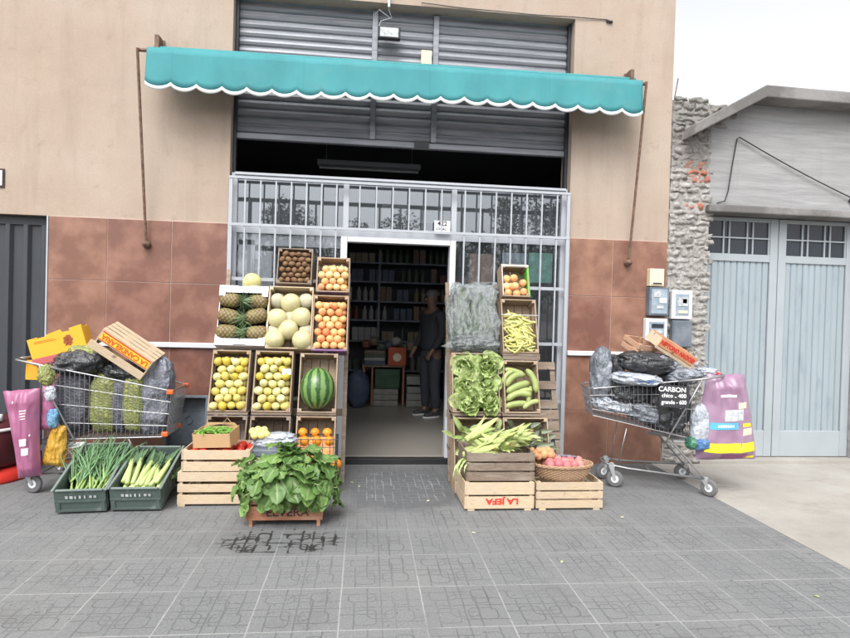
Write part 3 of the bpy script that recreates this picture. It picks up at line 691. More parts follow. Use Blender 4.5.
while z < 3.62:
    h = rr.uniform(.045, .085); x = 2.975-rr.random()*.12
    top = 3.60-.05*rr.random()
    while x < 3.66:
        w = rr.uniform(.07, .24)
        xr = 3.40+rr.uniform(-.035, .04)
        if z > 3.30: xr = 3.64
        x0 = max(x, 2.973); x1 = min(x+w-.010, xr)
        ztop_ = z+h-.010
        if z > 3.16 and x0 > 3.44 and z < 3.38: x1 = x0
        if x1-x0 > .03 and ztop_ < 3.615-.05*(x0-2.97):
            y0 = -rr.uniform(.010, .034); y1 = .22
            if 2.93 < z < 3.2: y0 = -.018
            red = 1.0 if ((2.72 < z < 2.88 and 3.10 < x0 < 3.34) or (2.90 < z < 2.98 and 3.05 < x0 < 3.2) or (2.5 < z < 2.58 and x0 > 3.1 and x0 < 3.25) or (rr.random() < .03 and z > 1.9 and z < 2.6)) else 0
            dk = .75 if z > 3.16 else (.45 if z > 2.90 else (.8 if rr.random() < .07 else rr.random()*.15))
            nx, nz = 9, 5
            def fn(u, v, x0=x0, x1=x1, y0=y0, z=z, zt=ztop_):
                X = x0+(x1-x0)*u; Z = z+(zt-z)*v; e = min(1, 5*min(u, 1-u))*min(1, 4*min(v, 1-v)) 
                d = noise.fractal(V((X*20, Z*24, 3)), .8, 2.2, 4)*.024
                return (X+noise.noise(V((X*14, Z*30, 1)))*.02, y0*(e**.4)*.8+d, Z+noise.noise(V((X*16, Z*12, 7)))*.018)
            b.grid(fn, nx, nz, None, lambda u, v: (red, dk, 0))
        x += w
    z += h; row += 1
def fb(u, v):
    X = 2.975+.41*u; Z = 3.5*v; return (X, -.004+noise.noise(V((X*14, Z*14, 0)))*.014, Z)
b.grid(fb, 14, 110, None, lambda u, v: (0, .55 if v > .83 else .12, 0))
b.box(2.975, 3.38, .03, .28, 0, 3.575); b.box(3.38, 3.62, .03, .28, 3.32, 3.555)
tag(b.build('rubble_pier', 'rubble', smooth=True), 'rough limewashed rubble brick pier between tiled wall and garage', 'wall')
w = MB(); w.tube([(3.03, .1, 3.4), (3.04, .1, 3.6), (3.075, .1, 3.82)], .006, 5); tag(w.build('rebar_stub', 'rust'), 'thin bent steel rod sticking up from the rubble pier', 'rod')
w = MB(); pts = [(3.46, -.01, 2.58), (3.53, -.03, 2.60), (3.56, -.03, 2.70), (3.60, -.02, 2.95), (3.645, -.015, 3.22), (3.66, -.03, 3.235)]
pts += [(3.66+i*.122, -.03, 3.235-.0535*i-.018*sin(pi*i/10)) for i in range(1, 11)]+[(5.2, -.03, 2.58)]
w.tube(pts, .006, 5); w.tube([(4.885, -.03, 2.70), (4.885, -.01, 2.66), (4.90, -.03, 2.66)], .01, 5)
tag(w.build('overhead_cable', 'black'), 'black cable slung across the grey garage wall', 'cable')
# utility boxes
def util(name, lab, x0, x1, z0, z1, frame, inner, y=0.0, d=.07, border=.022, win=None):
    t = thing(name, lab, 'meter box', ((x0+x1)/2, y, (z0+z1)/2)); hx, hz = (x1-x0)/2, (z1-z0)/2
    q = MB(); q.box(-hx, hx, -d, 0, -hz, hz); q.build('case', frame, t, bevel=.006)
    q = MB(); q.box(-hx+border, hx-border, -d-.006, -d-.0005, -hz+border, hz-border); q.build('cover', inner, t, bevel=.003)
    if win:
        for (a, c, e, f, m_) in win: q = MB(); q.box(a*hx, c*hx, -d-.011, -d-.0065, e*hz, f*hz); q.build('dial_window', m_, t)
    return t
util('meter_box', 'small beige electric box topmost on the tiled wall corner', 2.755, 2.90, 1.735, 1.905, 'cream', 'cream', -.016, .07, .012, [(-.6, .6, -.75, -.6, 'darkglass')])
util('meter_box', 'dark grey meter box with clear window under the beige box', 2.752, 2.95, 1.452, 1.725, 'slate_p', 'bluepaper', -.016, .08, .018, [(-.6, .1, .3, .75, 'label_grey'), (0, .7, -.1, .25, 'paper'), (-.3, .4, -.5, -.3, 'label_grey')])
util('meter_box', 'white framed meter box low on the tiled wall corner', 2.735, 2.953, 1.165, 1.425, 'paper', 'bluepaper', -.016, .06, .03, [(-.5, .6, .3, .6, 'darkglass'), (-.5, .5, -.1, .1, 'label_grey')])
util('meter_box', 'white framed meter box on the rubble pier', 2.99, 3.20, 1.425, 1.705, 'paper', 'bluepaper', -.03, .05, .036, [(-.5, .5, -.1, .5, 'label_grey'), (-.4, .5, -.6, -.4, 'cream'), (.0, .4, .1, .4, 'darkglass')])
util('meter_box', 'plain dark grey box beneath the framed meter on the rubble pier', 3.0, 3.20, 1.150, 1.412, 'slate_p', 'slate_p', -.03, .06, .008)

# ------------------------------------------------------------------ crates
def crate(name, label, w, l, d, m, slats=3, group=None, loc=(0, 0, 0), rot=(0, 0, 0), t=.010, endslats=None, floor_slats=4, posts=True, cat='crate', gap=.18, endh=1.0):
    """rim plane z=0, bottom z=-d; x across +-w/2, y 0..l"""
    c = thing(name, label, cat, loc, rot, group)
    e = endslats or slats; r = RR
    for s in (-1, 1):
        b = MB(); hh = d/slats
        for k in range(slats):
            z0 = -d+hh*k; j = r.uniform(-.002, .002); b.box(s*w/2-(t if s > 0 else 0), s*w/2+(0 if s > 0 else t), -.0005+j, l+.0005+j, z0+(.0 if k == 0 else hh*gap*.5), z0+hh*(1-gap*.5 if k < slats-1 else 1))
        b.build('side_panel', m, c, bevel=.0015)
    for y0, y1 in ((0, t), (l-t, l)):
        b = MB(); hh = d/e
        for k in range(e):
            z0 = -d+hh*k; b.box(-w/2+t+.0005, w/2-t-.0005, y0, y1, z0+(.0 if k == 0 else hh*gap*.5), z0+hh*(1-gap*.5 if k < e-1 else 1)*endh)
        b.build('end_panel', m, c, bevel=.0015)
    b = MB(); n = floor_slats; ww = (w-2*t)/n
    for k in range(n): b.box(-w/2+t+ww*k+.003, -w/2+t+ww*(k+1)-.003, t+.001, l-t-.001, -d+.001, -d+.008)
    b.build('bottom', m, c)
    if posts:
        for s in (-1, 1):
            for y in (t+.0008, l-t-.0228):
                b = MB(); b.box(s*(w/2-t-.0008)-(.022 if s > 0 else 0), s*(w/2-t-.0008)+(0 if s > 0 else .022), y, y+.022, -d+.009, .004); b.build('corner_post', m, c)
    return c
def leaning(z0): return (rimY(z0), z0)
def Lcrate(name, label, x0, x1, z0, z1, d, m, **k):
    return crate(name, label, x1-x0, (z1-z0)/cos(LEAN), d, m, loc=((x0+x1)/2, rimY(z0), z0), rot=(RX, 0, 0), **k)
def inbox(x0, x1, z0, u, v, dz):
    """point in a leaning crate: u across 0..1, v metres up the slope, dz outward from the rim"""
    x = x0+(x1-x0)*u; y = rimY(z0)+v*math.sin(LEAN); z = z0+v*cos(LEAN)
    return V((x, y-dz*cos(LEAN), z+dz*math.sin(LEAN)))
def rrot(): return (RR.uniform(0, 6.28), RR.uniform(0, 6.28), RR.uniform(0, 6.28))
def sphere_mesh(name, m, prof, n=20): b = MB(); b.lathe(prof, n); return b.build(name, m, None, smooth=True)
def ball(r, seg=12, fn=None):
    return [(max(1e-7, r*math.sin(pi*i/seg)) if 0 < i < seg else 0.0, -r*cos(pi*i/seg)) for i in range(seg+1)]
PROTO = []
def fruit_proto(name, m, r, kind):
    if kind == 'lemon':
        pr = [(0, -1.22*r), (.13*r, -1.17*r), (.24*r, -1.05*r)]+[(r*.97*math.sin(pi*t)**.9, -1.05*r*cos(pi*t)) for t in [.2, .3, .4, .5, .6, .7, .8]]+[(.27*r, 1.04*r), (.2*r, 1.14*r), (0, 1.17*r)]
    elif kind == 'peach':
        pr = [(0, -.90*r), (.35*r, -.88*r)]+[(r*math.sin(pi*t), -.93*r*cos(pi*t)) for t in [.25, .35, .5, .6, .7, .8, .88]]+[(.16*r, .84*r), (0, .74*r)]
    elif kind == 'kiwi': pr = [(p*.86, z*1.12) for p, z in ball(r, 12)]
    elif kind == 'egg': pr = [(p*(1-.12*z/r), z*1.08) for p, z in ball(r, 14)]
    else: pr = ball(r, 12)
    o = sphere_mesh(name, m, pr, 22)
    if kind == 'potato':
        for v in o.data.vertices: v.co = V(v.co)*(1+.22*noise.noise(V(v.co)*18+V((3, 3, 3)))); v.co.x *= 1.25
    if kind in ('lemon', 'orange', 'tomato', 'egg', 'peach'):
        for v in o.data.vertices: v.co = V(v.co)*(1+.05*noise.noise(V(v.co)*20))
    o['free'] = 1; return o
def put(proto, loc, rot, label, cat, group, scale=1):
    if proto.get('free'):
        o = proto; del o['free']
    else: o = proto.copy(); COL.objects.link(o)
    o.location = loc; o.rotation_euler = rot; s = scale; o.scale = (s, s, s)
    return tag(o, label, cat, group)
def fill(proto, x0, x1, z0, L, r, nx, label, cat, group, dz=-.02, v0=0.0, v1=None, drop=0, bulge=.01, under=True):
    """hexagonal rows of fruit lying in a leaning crate"""
    v1 = v1 or L; w = x1-x0-.024; row = 0; v = v0+.012+r
    step = (w-2*r)/(nx-1) if nx > 1 else w
    while v < v1-.012-r*.9:
        n = nx if row % 2 == 0 else nx-1
        for k in range(n):
            if RR.random() < drop: continue
            xx = x0+.012+r+step*(k+(.5 if row % 2 else 0))+RR.uniform(-.12, .12)*r
            p = inbox(0, 1, z0, xx, v+RR.uniform(-.12, .12)*r, dz+RR.uniform(-.3, .3)*r+bulge)
            put(proto, p, rrot(), label, cat, group, RR.uniform(.93, 1.07))
            if under: put(proto, inbox(0, 1, z0, min(xx+step*.5, x1-.012-r), v+r*.55, dz-1.25*r), rrot(), label, cat, group, RR.uniform(.93, 1.03))
        v += max(step*.86, r*1.62); row += 1
P_lemon = fruit_proto('lemon', 'lemon', .0335, 'lemon')
P_peach = fruit_proto('peach', 'peach', .034, 'peach')
P_nect = fruit_proto('nectarine', 'nectar', .034, 'peach')
P_orange = fruit_proto('orange', 'orange', .039, 'orange')
P_kiwi = fruit_proto('kiwi', 'kiwi', .026, 'kiwi')
P_melon = fruit_proto('melon', 'melon', .083, 'egg')
P_foam = fruit_proto('melon_in_foam_net', 'foam', .078, 'egg')
P_tom = fruit_proto('tomato', 'tomato', .034, 'tomato')
P_pot = fruit_proto('pink_potato', 'potato', .034, 'potato')
P_root = fruit_proto('sweet_potato', 'sweetp', .028, 'potato')

# display rack behind the crates
def rack(x0, x1, label, top):
    t = thing('display_rack', label, 'rack', ((x0+x1)/2, 0, 0))
    c = (x0+x1)/2
    for x in (x0+.02-c, x1-.02-c):
        q = MB(); q.bar((x, -.62, .0), (x, -.12, top), .035, .02, up=(0, 1, 0)); q.build('rail', 'wood_old', t)
    for z in (.55, 1.07, 1.55):
        if z < top: yy = -.62+.5*z/top+.02; q = MB(); q.box(x0-c, x1-c, yy, yy+.018, z-.03, z+.03); q.build('cross_slat', 'wood_old', t)
rack(-1.19, -.10, 'grey wooden rack leaning behind the fruit crates beside the doorway', 1.75)
rack(.76, 1.53, 'grey wooden rack leaning behind the lettuce and squash crates', 1.70)

# --- fruit wall between tiled wall and doorway
Lcrate('fruit_crate', 'narrow wooden crate packed with kiwis at the top of the display', -.722, -.428, 1.635, 1.945, .15, 'cartonwhite' if 0 else 'wood_old', slats=2, cat='crate')
fill(P_kiwi, -.722, -.428, 1.635, .30, .026, 5, 'brown kiwi in the narrow crate topping the melon crate', 'kiwi', 'kiwis in the crate', dz=-.022, v1=.325)
c = Lcrate('fruit_crate', 'pale cardboard tray of red and yellow nectarines topmost beside the doorway', -.388, -.106, 1.575, 1.875, .13, 'wood_mid', slats=1, endslats=1)
q = MB(); q.box(-.12, .12, -.002, -.0005, -.05, -.005); q.build('printed_strip', 'cartonpurple', c)
fill(P_nect, -.388, -.106, 1.575, .3, .0335, 4, 'red and yellow nectarine in the tray topmost beside the doorway', 'nectarine', 'nectarines in the top tray', dz=-.022, v1=.27)
# pineapples in white tray
pc = thing('pineapple_tray', 'white cardboard tray holding six pineapples', 'tray', (-.978, rimY(1.115), 1.115), (RX, 0, 0))
W_, L_, D_ = .40, .515, .15
def cutpanel(y0, y1, nm, cut):
    q = MB(); q.prism([(-W_/2, -D_), (W_/2, -D_), (W_/2, .0), (cut, .0), (cut-.015, -.014), (-cut+.015, -.014), (-cut, .0), (-W_/2, .0)], y0, y1); return q.build(nm, 'cartonwhite', pc)
cutpanel(0, .006, 'end_panel', .055); cutpanel(L_-.006, L_, 'end_panel', .055)
for s in (-1, 1): q = MB(); q.box(s*W_/2-(.005 if s > 0 else 0), s*W_/2+(0 if s > 0 else .005), .0065, L_-.0065, -D_, -.045); q.build('side_panel', 'cartonwhite', pc)
q = MB(); q.box(-W_/2+.005, W_/2-.005, .0065, L_-.0065, -D_, -D_+.004); q.build('bottom', 'black', pc)
for y0, y1 in ((.0065, .055), (L_-.062, L_-.0065)):
    q = MB(); q.prism([(-W_/2+.001, -.004), (W_/2-.001, -.004), (W_/2-.001, .001), (-W_/2+.001, .001)], y0, y1)
    for sx in (-1, 1): q.box(min(sx*(W_/2-.002), sx*(W_/2-.05)), max(sx*(W_/2-.002), sx*(W_/2-.05)), y1 if y0 < .1 else y0-.03, y1+.03 if y0 < .1 else y0, -.003, .001)
    q.build('top_flap', 'cartonwhite', pc)
q = MB(); q.box(-.19, .19, -.0015, -.0005, -.062, -.052); q.build('printed_strip', 'label_grey', pc)
q = MB(); q.box(-.185, -.14, -.0015, -.0005, -.03, -.018); q.build('printed_mark', 'label_blue', pc)
pp = thing('pineapple', 'x', 'pineapple')
q = MB()
def pf(u, v):
    a = 2*pi*v; z = -.085+.17*u; r = .053*(max(0.0, 1-(2*u-1)**4)**.5)*(1-.06*u)+.001
    k = 10; s1 = sin(a*8/2*1+z*95); s2 = sin(a*8/2*1-z*95); bump = (abs(s1)*abs(s2))**.5
    r += .0055*bump; return (r*cos(a), r*sin(a), z)
def pcx(u, v):
    a = 2*pi*v; z = -.085+.17*u; s1 = sin(a*4+z*95); s2 = sin(a*4-z*95); return ((abs(s1)*abs(s2))**.6, 0, 0)
q.grid(pf, 36, 64, None, pcx, wrap=True); q.build('fruit', 'pinebody', pp, smooth=True)
q = MB(); rr = random.Random(3)
for i in range(44):
    a = i*2.4; t = i/44; tilt = 1.15-t*1.05; L = .075+.055*rr.random(); 
    d = V((cos(a)*sin(tilt), sin(a)*sin(tilt), cos(tilt))); base = V((cos(a)*.016, sin(a)*.016, .083+.02*t)); side = d.cross(V((0, 0, 1))).normalized() if abs(d.z) < .99 else V((1, 0, 0)); up = side.cross(d)
    pts = []
    for k in range(5):
        s_ = k/4; w = .0085*(1-s_**1.4)+.0004; c_ = base+d*L*s_+V((0, 0, 1))*(-.025*s_*s_*math.sin(tilt))*(-1 if t > .5 else 1)
        pts += [c_-side*w+up*.003*(1-s_), c_, c_+side*w+up*.003*(1-s_)]
    q.add(pts, [(3*k+j, 3*k+j+1, 3*k+j+4, 3*k+j+3) for k in range(4) for j in range(2)])
q.build('crown', 'pinecrown', pp)
plabs = ['pineapple lying uppermost, its crown pointing to the doorway', 'middle pineapple of the three with crowns pointing to the doorway', 'lowest pineapple of the three with crowns pointing to the doorway',
         'uppermost pineapple with its crown pointing away from the doorway', 'middle pineapple of three beside the melon crate', 'lowest pineapple beside the melon crate']
for i in range(6):
    s = -1 if i < 3 else 1; k = i % 3
    pos = inbox(0, 1, 1.115, -.978+s*.118+RR.uniform(-.012, .012), .40-k*.145+RR.uniform(-.012, .012), -.045+RR.uniform(-.012, .012))
    rot = (RR.uniform(-.2, .2), (pi/2+RR.uniform(-.22, .22))*(-s), RR.uniform(-.2, .2))
    if i == 0: pp.location = pos; pp.rotation_euler = rot; pp['label'] = plabs[0]; pp['group'] = 'pineapples in the white tray'; pp.scale = (1.1, 1.1, 1.04)
    else: dup(pp, pos, rot, plabs[i], scale=(1.1, 1.1, 1.04))
put(fruit_proto('yellow_melon', 'melony', .072, 'egg'), (-.93, -.335, 1.645), (1.4, .2, 1.5), 'yellow melon perched on top of the white pineapple tray', 'melon', None)
# melons
Lcrate('melon_crate', 'pale wooden crate of large cream melons', -.772, -.405, 1.095, 1.61, .17, 'wood', slats=2, endslats=1)
lab = 'pale cream melon in the wooden melon crate'
for (u, v, fo) in ((.50, .385, 0), (.22, .250, 0), (.74, .265, 0), (.47, .155, 0), (.18, .062, 0), (.80, .065, 0)):
    put(P_melon, inbox(-.772, -.405, 1.095, u, v+.02, -.03+RR.uniform(-.01, .01)), (RR.uniform(-.3, .3)+1.2, RR.uniform(-.4, .4), RR.uniform(0, 6)), lab, 'melon', 'cream melons in the crate', RR.uniform(.94, 1.02))
for (u, v) in ((.17, .415), (.84, .42), (.14, .14), (.86, .15), (.5, .27)):
    put(P_foam, inbox(-.772, -.405, 1.095, u, v+.02, -.075), (1.2, .1, RR.uniform(0, 6)), 'melon wrapped in pale foam netting between the bare cream melons', 'melon', 'foam wrapped melons in the crate', .86)
# peaches
c = Lcrate('peach_crate', 'wooden crate of peaches with purple printed end board', -.402, -.108, 1.085, 1.545, .15, 'wood_mid', slats=2, endslats=1)
q = MB(); q.box(-.135, .135, -.003, -.0005, -.145, -.001); q.build('printed_label', 'cartonpurple', c); 
q = MB(); q.box(-.143, .143, -.0008, .012, -.003, .004); q.build('label_edge', 'cartonpurple', c)
txt('m', .05, 'ink_white', c, (-.03, -.0035, -.045), bold=.002)
fill(P_peach, -.402, -.108, 1.085, .48, .034, 4, 'orange peach in the crate with the purple end board', 'peach', 'peaches in the purple ended crate', dz=-.022, v1=.478)
# lemons
for x0, x1, s_ in ((-1.177, -.880, 'outermost, beside the brown tiles'), (-.842, -.540, 'beside the watermelon crate')):
    Lcrate('lemon_crate', 'wooden crate full of yellow lemons, '+s_, x0, x1, .603, 1.075, .17, 'wood_mid', slats=2, endslats=1)
    fill(P_lemon, x0, x1, .603, .497, .0335, 4, 'yellow lemon in the lemon crate '+s_, 'lemon', 'lemons in the crate '+s_, dz=-.018, v1=.485)
tg = thing('price_tag', 'blank white price tag stuck among the lemons beside the watermelon', 'tag', inbox(0, 1, .603, -.585, .32, .02), (RX-.2, 0, .15))
q = MB(); q.box(-.035, .035, -.025, .025, 0, .002); q.build('card', 'paper', tg); q = MB(); q.tube([(0, 0, -.001), (0, -.01, -.06)], .002, 5); q.build('pick', 'wood', tg)
# watermelon
Lcrate('watermelon_crate', 'wooden crate holding a single large watermelon', -.485, -.180, .600, 1.062, .17, 'wood_mid', slats=2, endslats=1)
b = MB(); b.lathe([(p, z*1.22) for p, z in ball(.138, 24)], 40)
wm = b.build('watermelon', 'watermelon', None, smooth=True, loc=inbox(0, 1, .60, -.333, .195, .005), rot=(-LEAN*.8, .05, .3)); tag(wm, 'large striped green watermelon standing in its crate', 'watermelon')
# lowest row
for x0, x1, lab, dd in ((-1.172, -.866, 'empty old crate at pavement level behind the pea box', .22), (-.842, -.532, 'old crate at pavement level behind the white bag', .22), (-.487, -.178, 'crate of oranges at pavement level beside the doorway', .20)):
    Lcrate('fruit_crate', lab, x0, x1, .012, .573, dd, 'wood_mid' if x0 > -.5 else 'wood_old', slats=2, endslats=2)
k = 0
for row, (v, n) in enumerate(((.52, 3), (.455, 3))):
    for i in range(n):
        put(P_orange, inbox(-.487, -.178, .012, .17+.31*i+(.06 if row else 0), v-.055, -.03 if row == 0 else -.018), rrot(), 'bright orange in the crate at pavement level beside the doorway', 'orange', 'oranges in the lowest crate', .98)
q = MB()
q.grid(lambda u, v: tuple(inbox(-.487, -.178, .012, .05+.9*u, .41*v+.02, -.012+.014*noise.noise(V((u*5, v*6, 2)))-.02*(1-v))), 16, 16)
tag(q.build('orange_net_sack', mat('orange_net', (.66, .30, .12), .5, .3, 22, .8, 70, .01), smooth=True), 'orange net sack filling the crate under the loose oranges', 'sack')
# small crates standing on wedges behind: gaps closed by boards
for x0, x1, z in ((-1.175, -.868, .586), (-.842, -.535, .586), (-.487, -.18, .586)):
    q = MB(); q.box(x0, x1, -.745, -.52, z-.008, z+.010); tag(q.build('shelf_board', 'wood_old'), ['shelf board under the lemon crate beside the tiles', 'shelf board under the lemon crate beside the watermelon', 'shelf board under the watermelon crate'][[-1.175, -.842, -.487].index(x0)], 'board')
# wire basket in front of the oranges
wb = thing('wire_basket', 'dark wire basket in front of the orange crate', 'basket', (-.31, -1.0, .0))
q = MB()
for z in (.44, .38, .32, .26, .2): q.tube([(-.17, 0, z), (.155, 0, z), (.155, .2, z), (-.17, .2, z)], .004 if z > .43 else .0025, 6, closed=True)
for x in [-.17+.0541*i for i in range(7)]: q.tube([(x, 0, .44), (x, 0, .18)], .0025, 5); q.tube([(x, .2, .44), (x, .2, .18), (x, 0, .18)], .0025, 5)
for y in (.066, .133): q.tube([(-.17, y, .44), (-.17, y, .18)], .0025, 5); q.tube([(.155, y, .44), (.155, y, .18)], .0025, 5)
q.build('basket', 'darkmetal', wb)
for x in (-.16, .145): q = MB(); q.tube([(x, .0, .44), (x, -.02, .0)], .006, 6); q.build('leg', 'darkmetal', wb); q = MB(); q.tube([(x, .2, .44), (x, .2, .0)], .006, 6); q.build('leg', 'darkmetal', wb)
for i in range(7): put(P_orange, (-.43+.045*i, -.88+.04*(i % 3), .225+.035*(i % 2)), rrot(), 'orange lying in the dark wire basket', 'orange', 'oranges in the wire basket')

# --- wooden crates by the pea box
def gcrate(name, label, x0, x1, yf, l, z0, z1, m, **k):
    return crate(name, label, x1-x0, l, z1-z0, m, loc=((x0+x1)/2, yf, z1), **k)
gcrate('wooden_crate', 'pale slatted crate on the pavement under the tomato crate', -1.262, -.745, -1.18, .34, .015, .243, 'wood', slats=3, gap=.26)
c2 = gcrate('wooden_crate', 'pale slatted crate of tomatoes stacked on another crate', -1.238, -.765, -1.18, .33, .250, .400, 'wood', slats=2, gap=.22)
for dx in (-.2, .2):
    q = MB(); q.box(-1.003+dx*1.15-.025, -1.003+dx*1.15+.025, -1.18, -1.15, 0, .015)
    tag(q.build('crate_block', 'wood'), 'small wooden block under the lowest pale crate, '+('near the green crates' if dx < 0 else 'near the leafy greens'), 'block')
for i in range(30):
    gx, gy_ = i % 6, i//6
    put(P_tom, (-1.19+.075*gx+RR.uniform(-.006, .006)+.02, -1.14+.062*gy_, .335+RR.uniform(0, .04)), rrot(), 'red tomato in the upper pale crate', 'tomato', 'tomatoes in the pale crate')
bx = thing('pea_box', 'open brown cardboard box of green pods', 'box', (-1.035, -1.165, .415), (.10, -.05, -.14))
q = MB()
for s in (-1, 1):
    if s > 0: q.build('side_panel', 'carton', bx); q = MB()
    q.box(s*.135-(.004 if s > 0 else 0), s*.135+(0 if s > 0 else .004), 0, .20, 0, .105)
q.build('side_panel', 'carton', bx); q = MB()
for y_ in (0, .196): q = MB(); q.box(-.13, .13, y_, y_+.004, 0, .10); q.build('end_panel', 'carton', bx)
q = MB(); q.box(-.13, .13, .0045, .1955, 0, .004); q.build('bottom', 'carton', bx)
q = MB(); q.prism([(-.13, .10), (.0, .115), (.12, .10), (.10, .125), (-.1, .13)], .197, .201); q.tube([(.02, .19, .12), (.06, .17, .17), (.09, .18, .12)], .003, 5); q.build('torn_flap', 'carton', bx)
def bent(L, r, n=8, bend=.1, flat=1.0, ns=8, tip=.15, name='pod', m='pod', seed=0):
    q = MB(); pts = []; rs = []
    for i in range(n+1): t = i/n; pts.append(((t-.5)*L, bend*L*(1-(2*t-1)**2), 0)); rs.append(max(.0008, r*(min(1, (t+.02)/tip)*min(1, (1.02-t)/tip))**.5))
    q.tube(pts, r, ns, rs); o = q.build(name, m, None, smooth=True)
    if flat != 1:
        for v in o.data.vertices: v.co.z *= flat
    o['free'] = 1; return o
P_pod = bent(.085, .0055, bend=.12, name='green_pod', m='pod')
for i in range(110):
    a = RR.uniform(-.115, .115); c_ = RR.uniform(.02, .18); h = .118-.35*abs(a)*.5*abs(a)*8+RR.uniform(-.016, .012)
    p = bx.location+V((a+ .14*(c_-.1)*0, c_, h*.9)); put(P_pod, p, (RR.uniform(-.4, .4), RR.uniform(-.4, .4), RR.uniform(0, 6.28)), 'green pod heaped in the brown cardboard box', 'pod', 'green pods in the cardboard box')

# white carrier bag with pale yellow fruit
P_py = fruit_proto('pale_yellow_fruit', mat('pale_yellow_skin', (.74, .62, .22), .5, .1, 12, .1), .034, 'peach')
def blob(name, rx, ry, rz, m, seed=0, amp=.12, sq=2.6, nu=56, nv=84, parent=None, loc=(0, 0, 0), rot=(0, 0, 0), knot=0, fold=.0, pinch=1.0):
    q = MB()
    def f(u, v):
        ph = pi*(u-.5); th = 2*pi*v
        def p(c, e): return math.copysign(abs(c)**e, c)
        e = 2/sq; x = p(cos(ph), e)*p(cos(th), e); y = p(cos(ph), e)*p(sin(th), e); z = p(math.sin(ph), e)
        n = noise.fractal(V((x*1.7+seed*3.1, y*1.7, z*1.7)), 1, 2, 5)
        rid = abs(noise.noise(V((x*3.3+seed, y*3.3, z*2.0))))
        r2 = abs(noise.noise(V((x*7.1+z*3+seed, y*7.1-z*2, z*5.0+seed)))); r3 = abs(noise.noise(V((x*14+seed, y*14+z*6, z*11))))
        k = 1+amp*(n*.8+(.5-rid)*.8+(.35-r2)*.45+(.3-r3)*.08)
        if z > .45 and pinch < 1: kk = 1-(1-pinch)*min(1, (z-.45)/.55)**1.2; x *= kk; y *= kk
        if fold: k += fold*sin(th*9+z*2+seed)*max(0, z)
        P = V((x*rx*k, y*ry*k, z*rz*(1+amp*.5*n)))
        if knot and z > .93: P.z += knot*(z-.93)/.07
        return P
    q.grid(f, nu, nv, wrap=True); return q.build(name, m, parent, smooth=True, loc=loc, rot=rot)
cb_ = blob('carrier_bag', .15, .07, .055, 'bag_white', 4, .3, loc=(-.67, -1.0, .43), rot=(0, -.1, -.1)); tag(cb_, 'crumpled white and teal carrier bag holding pale fruit behind the leafy greens', 'bag')
cb_.location = (-.63, -.98, .43)
for i, (dx, dz, dy) in enumerate(((-.07, .045, 0), (-.03, .06, -.02), (.01, .055, 0), (-.05, .03, -.05), (0, .03, -.05), (.03, .03, -.03))):
    put(P_py, (-.71+dx, -.99+dy, .45+dz), rrot(), 'pale yellow fruit on the crumpled white carrier bag', 'fruit', 'pale fruit on the carrier bag', .95)
q = MB(); q.box(-.80, -.50, -1.1, -.86, .33, .385); tag(q.build('fruit_tray', 'slate_p', bevel=.01), 'blue grey plastic tray under the white carrier bag', 'tray')
cr_ = gcrate('wooden_crate', 'hidden low crate carrying the blue grey tray', -.80, -.50, -1.1, .25, .0, .325, 'wood_old', slats=4)

# ------------------------------------------------------------------ leaves
def leaf(q, base, d, up, L, W, curl=.5, ruff=.02, stem=.25, seed=0, nx=6, nl=9, tone=0, stemw=.006, cup=.25, tipr=.55, fold=0):
    """blade starting at base, growing along d, drooping away from up"""
    base, d, up = V(base), V(d).normalized(), V(up); s = d.cross(up)
    if s.length < 1e-3: s = V((1, 0, 0))
    s.normalize(); up = s.cross(d).normalized(); p = base.copy(); dirv = d.copy(); step = L/nl
    cs = []
    for i in range(nl+1):
        cs.append((p.copy(), dirv.copy(), up.copy())); rot = Matrix.Rotation(-curl/nl, 3, s); dirv = rot @ dirv; up = rot @ up; p = p+dirv*step
    vs = []; cl = []
    for i, (c, dv, u_) in enumerate(cs):
        t = i/nl
        if t < stem: w = stemw
        else:
            tt = (t-stem)/(1-stem); w = W*.5*(math.sin(pi*min(1, tt**tipr))**.62 if tt < 1 else 0)
            w = max(w, .0015)
        for j in range(-nx//2, nx//2+1):
            a = j/(nx/2); n = noise.noise(V((c.x*7+seed, a*2.2+seed*2, t*5)))
            off = ruff*(n*(.3+abs(a)*1.1)+.5*sin(t*22+seed+(3 if a > 0 else 0))*abs(a)**2*(1 if t > stem else 0)) + cup*w*abs(a)**1.4 - (.12*w*(1-abs(a))**2)
            vs.append(c+s*(a*w)+u_*off); cl.append((max(0, 1-abs(a)*5.0/(1+2*t))*(1-.35*t) if True else 0, min(1, max(0, tone+.35*n)), 0))
    m = nx+1
    q.add(vs, [(i*m+j, i*m+j+1, (i+1)*m+j+1, (i+1)*m+j) for i in range(nl) for j in range(nx)], None, cl)

# leafy greens crate by the doorway
cc = gcrate('wooden_crate', 'reddish wooden crate with dark lettering under the leafy greens', -.712, -.218, -1.59, .32, .04, .235, 'wood_red', slats=2, gap=.16)
t_ = txt('ELVERA', .075, 'ink_dark', cc, (.02, -.0008, -.145), rot=(pi/2, 0, 0), sx=1.1, bold=.001)
for x in (-.69, -.255): q = MB(); q.box(x, x+.022, -1.588, -1.56, 0, .04); tag(q.build('wooden_block', 'wood_red'), 'short reddish foot under the leafy greens crate, '+('nearer the tomato crate' if x < -.5 else 'nearer the doorway'), 'block')
rr = random.Random(21)
CH = V((-.445, -1.46, .245)); CR = V((.37, .26, .29))
bl = ['hanging over the corner nearest the tomato crate', 'second from the tomato crate', 'rising highest in the middle of the heap', 'behind the drooping side facing the doorway', 'hanging over the side nearest the doorway', 'spilling over the crate front nearest the tomato crate', 'spilling over the crate lettering']
secs = [(-1.35, .15), (-.75, .65), (0, 1.15), (.75, .65), (1.35, .15), (-.45, .05), (.45, .05)]
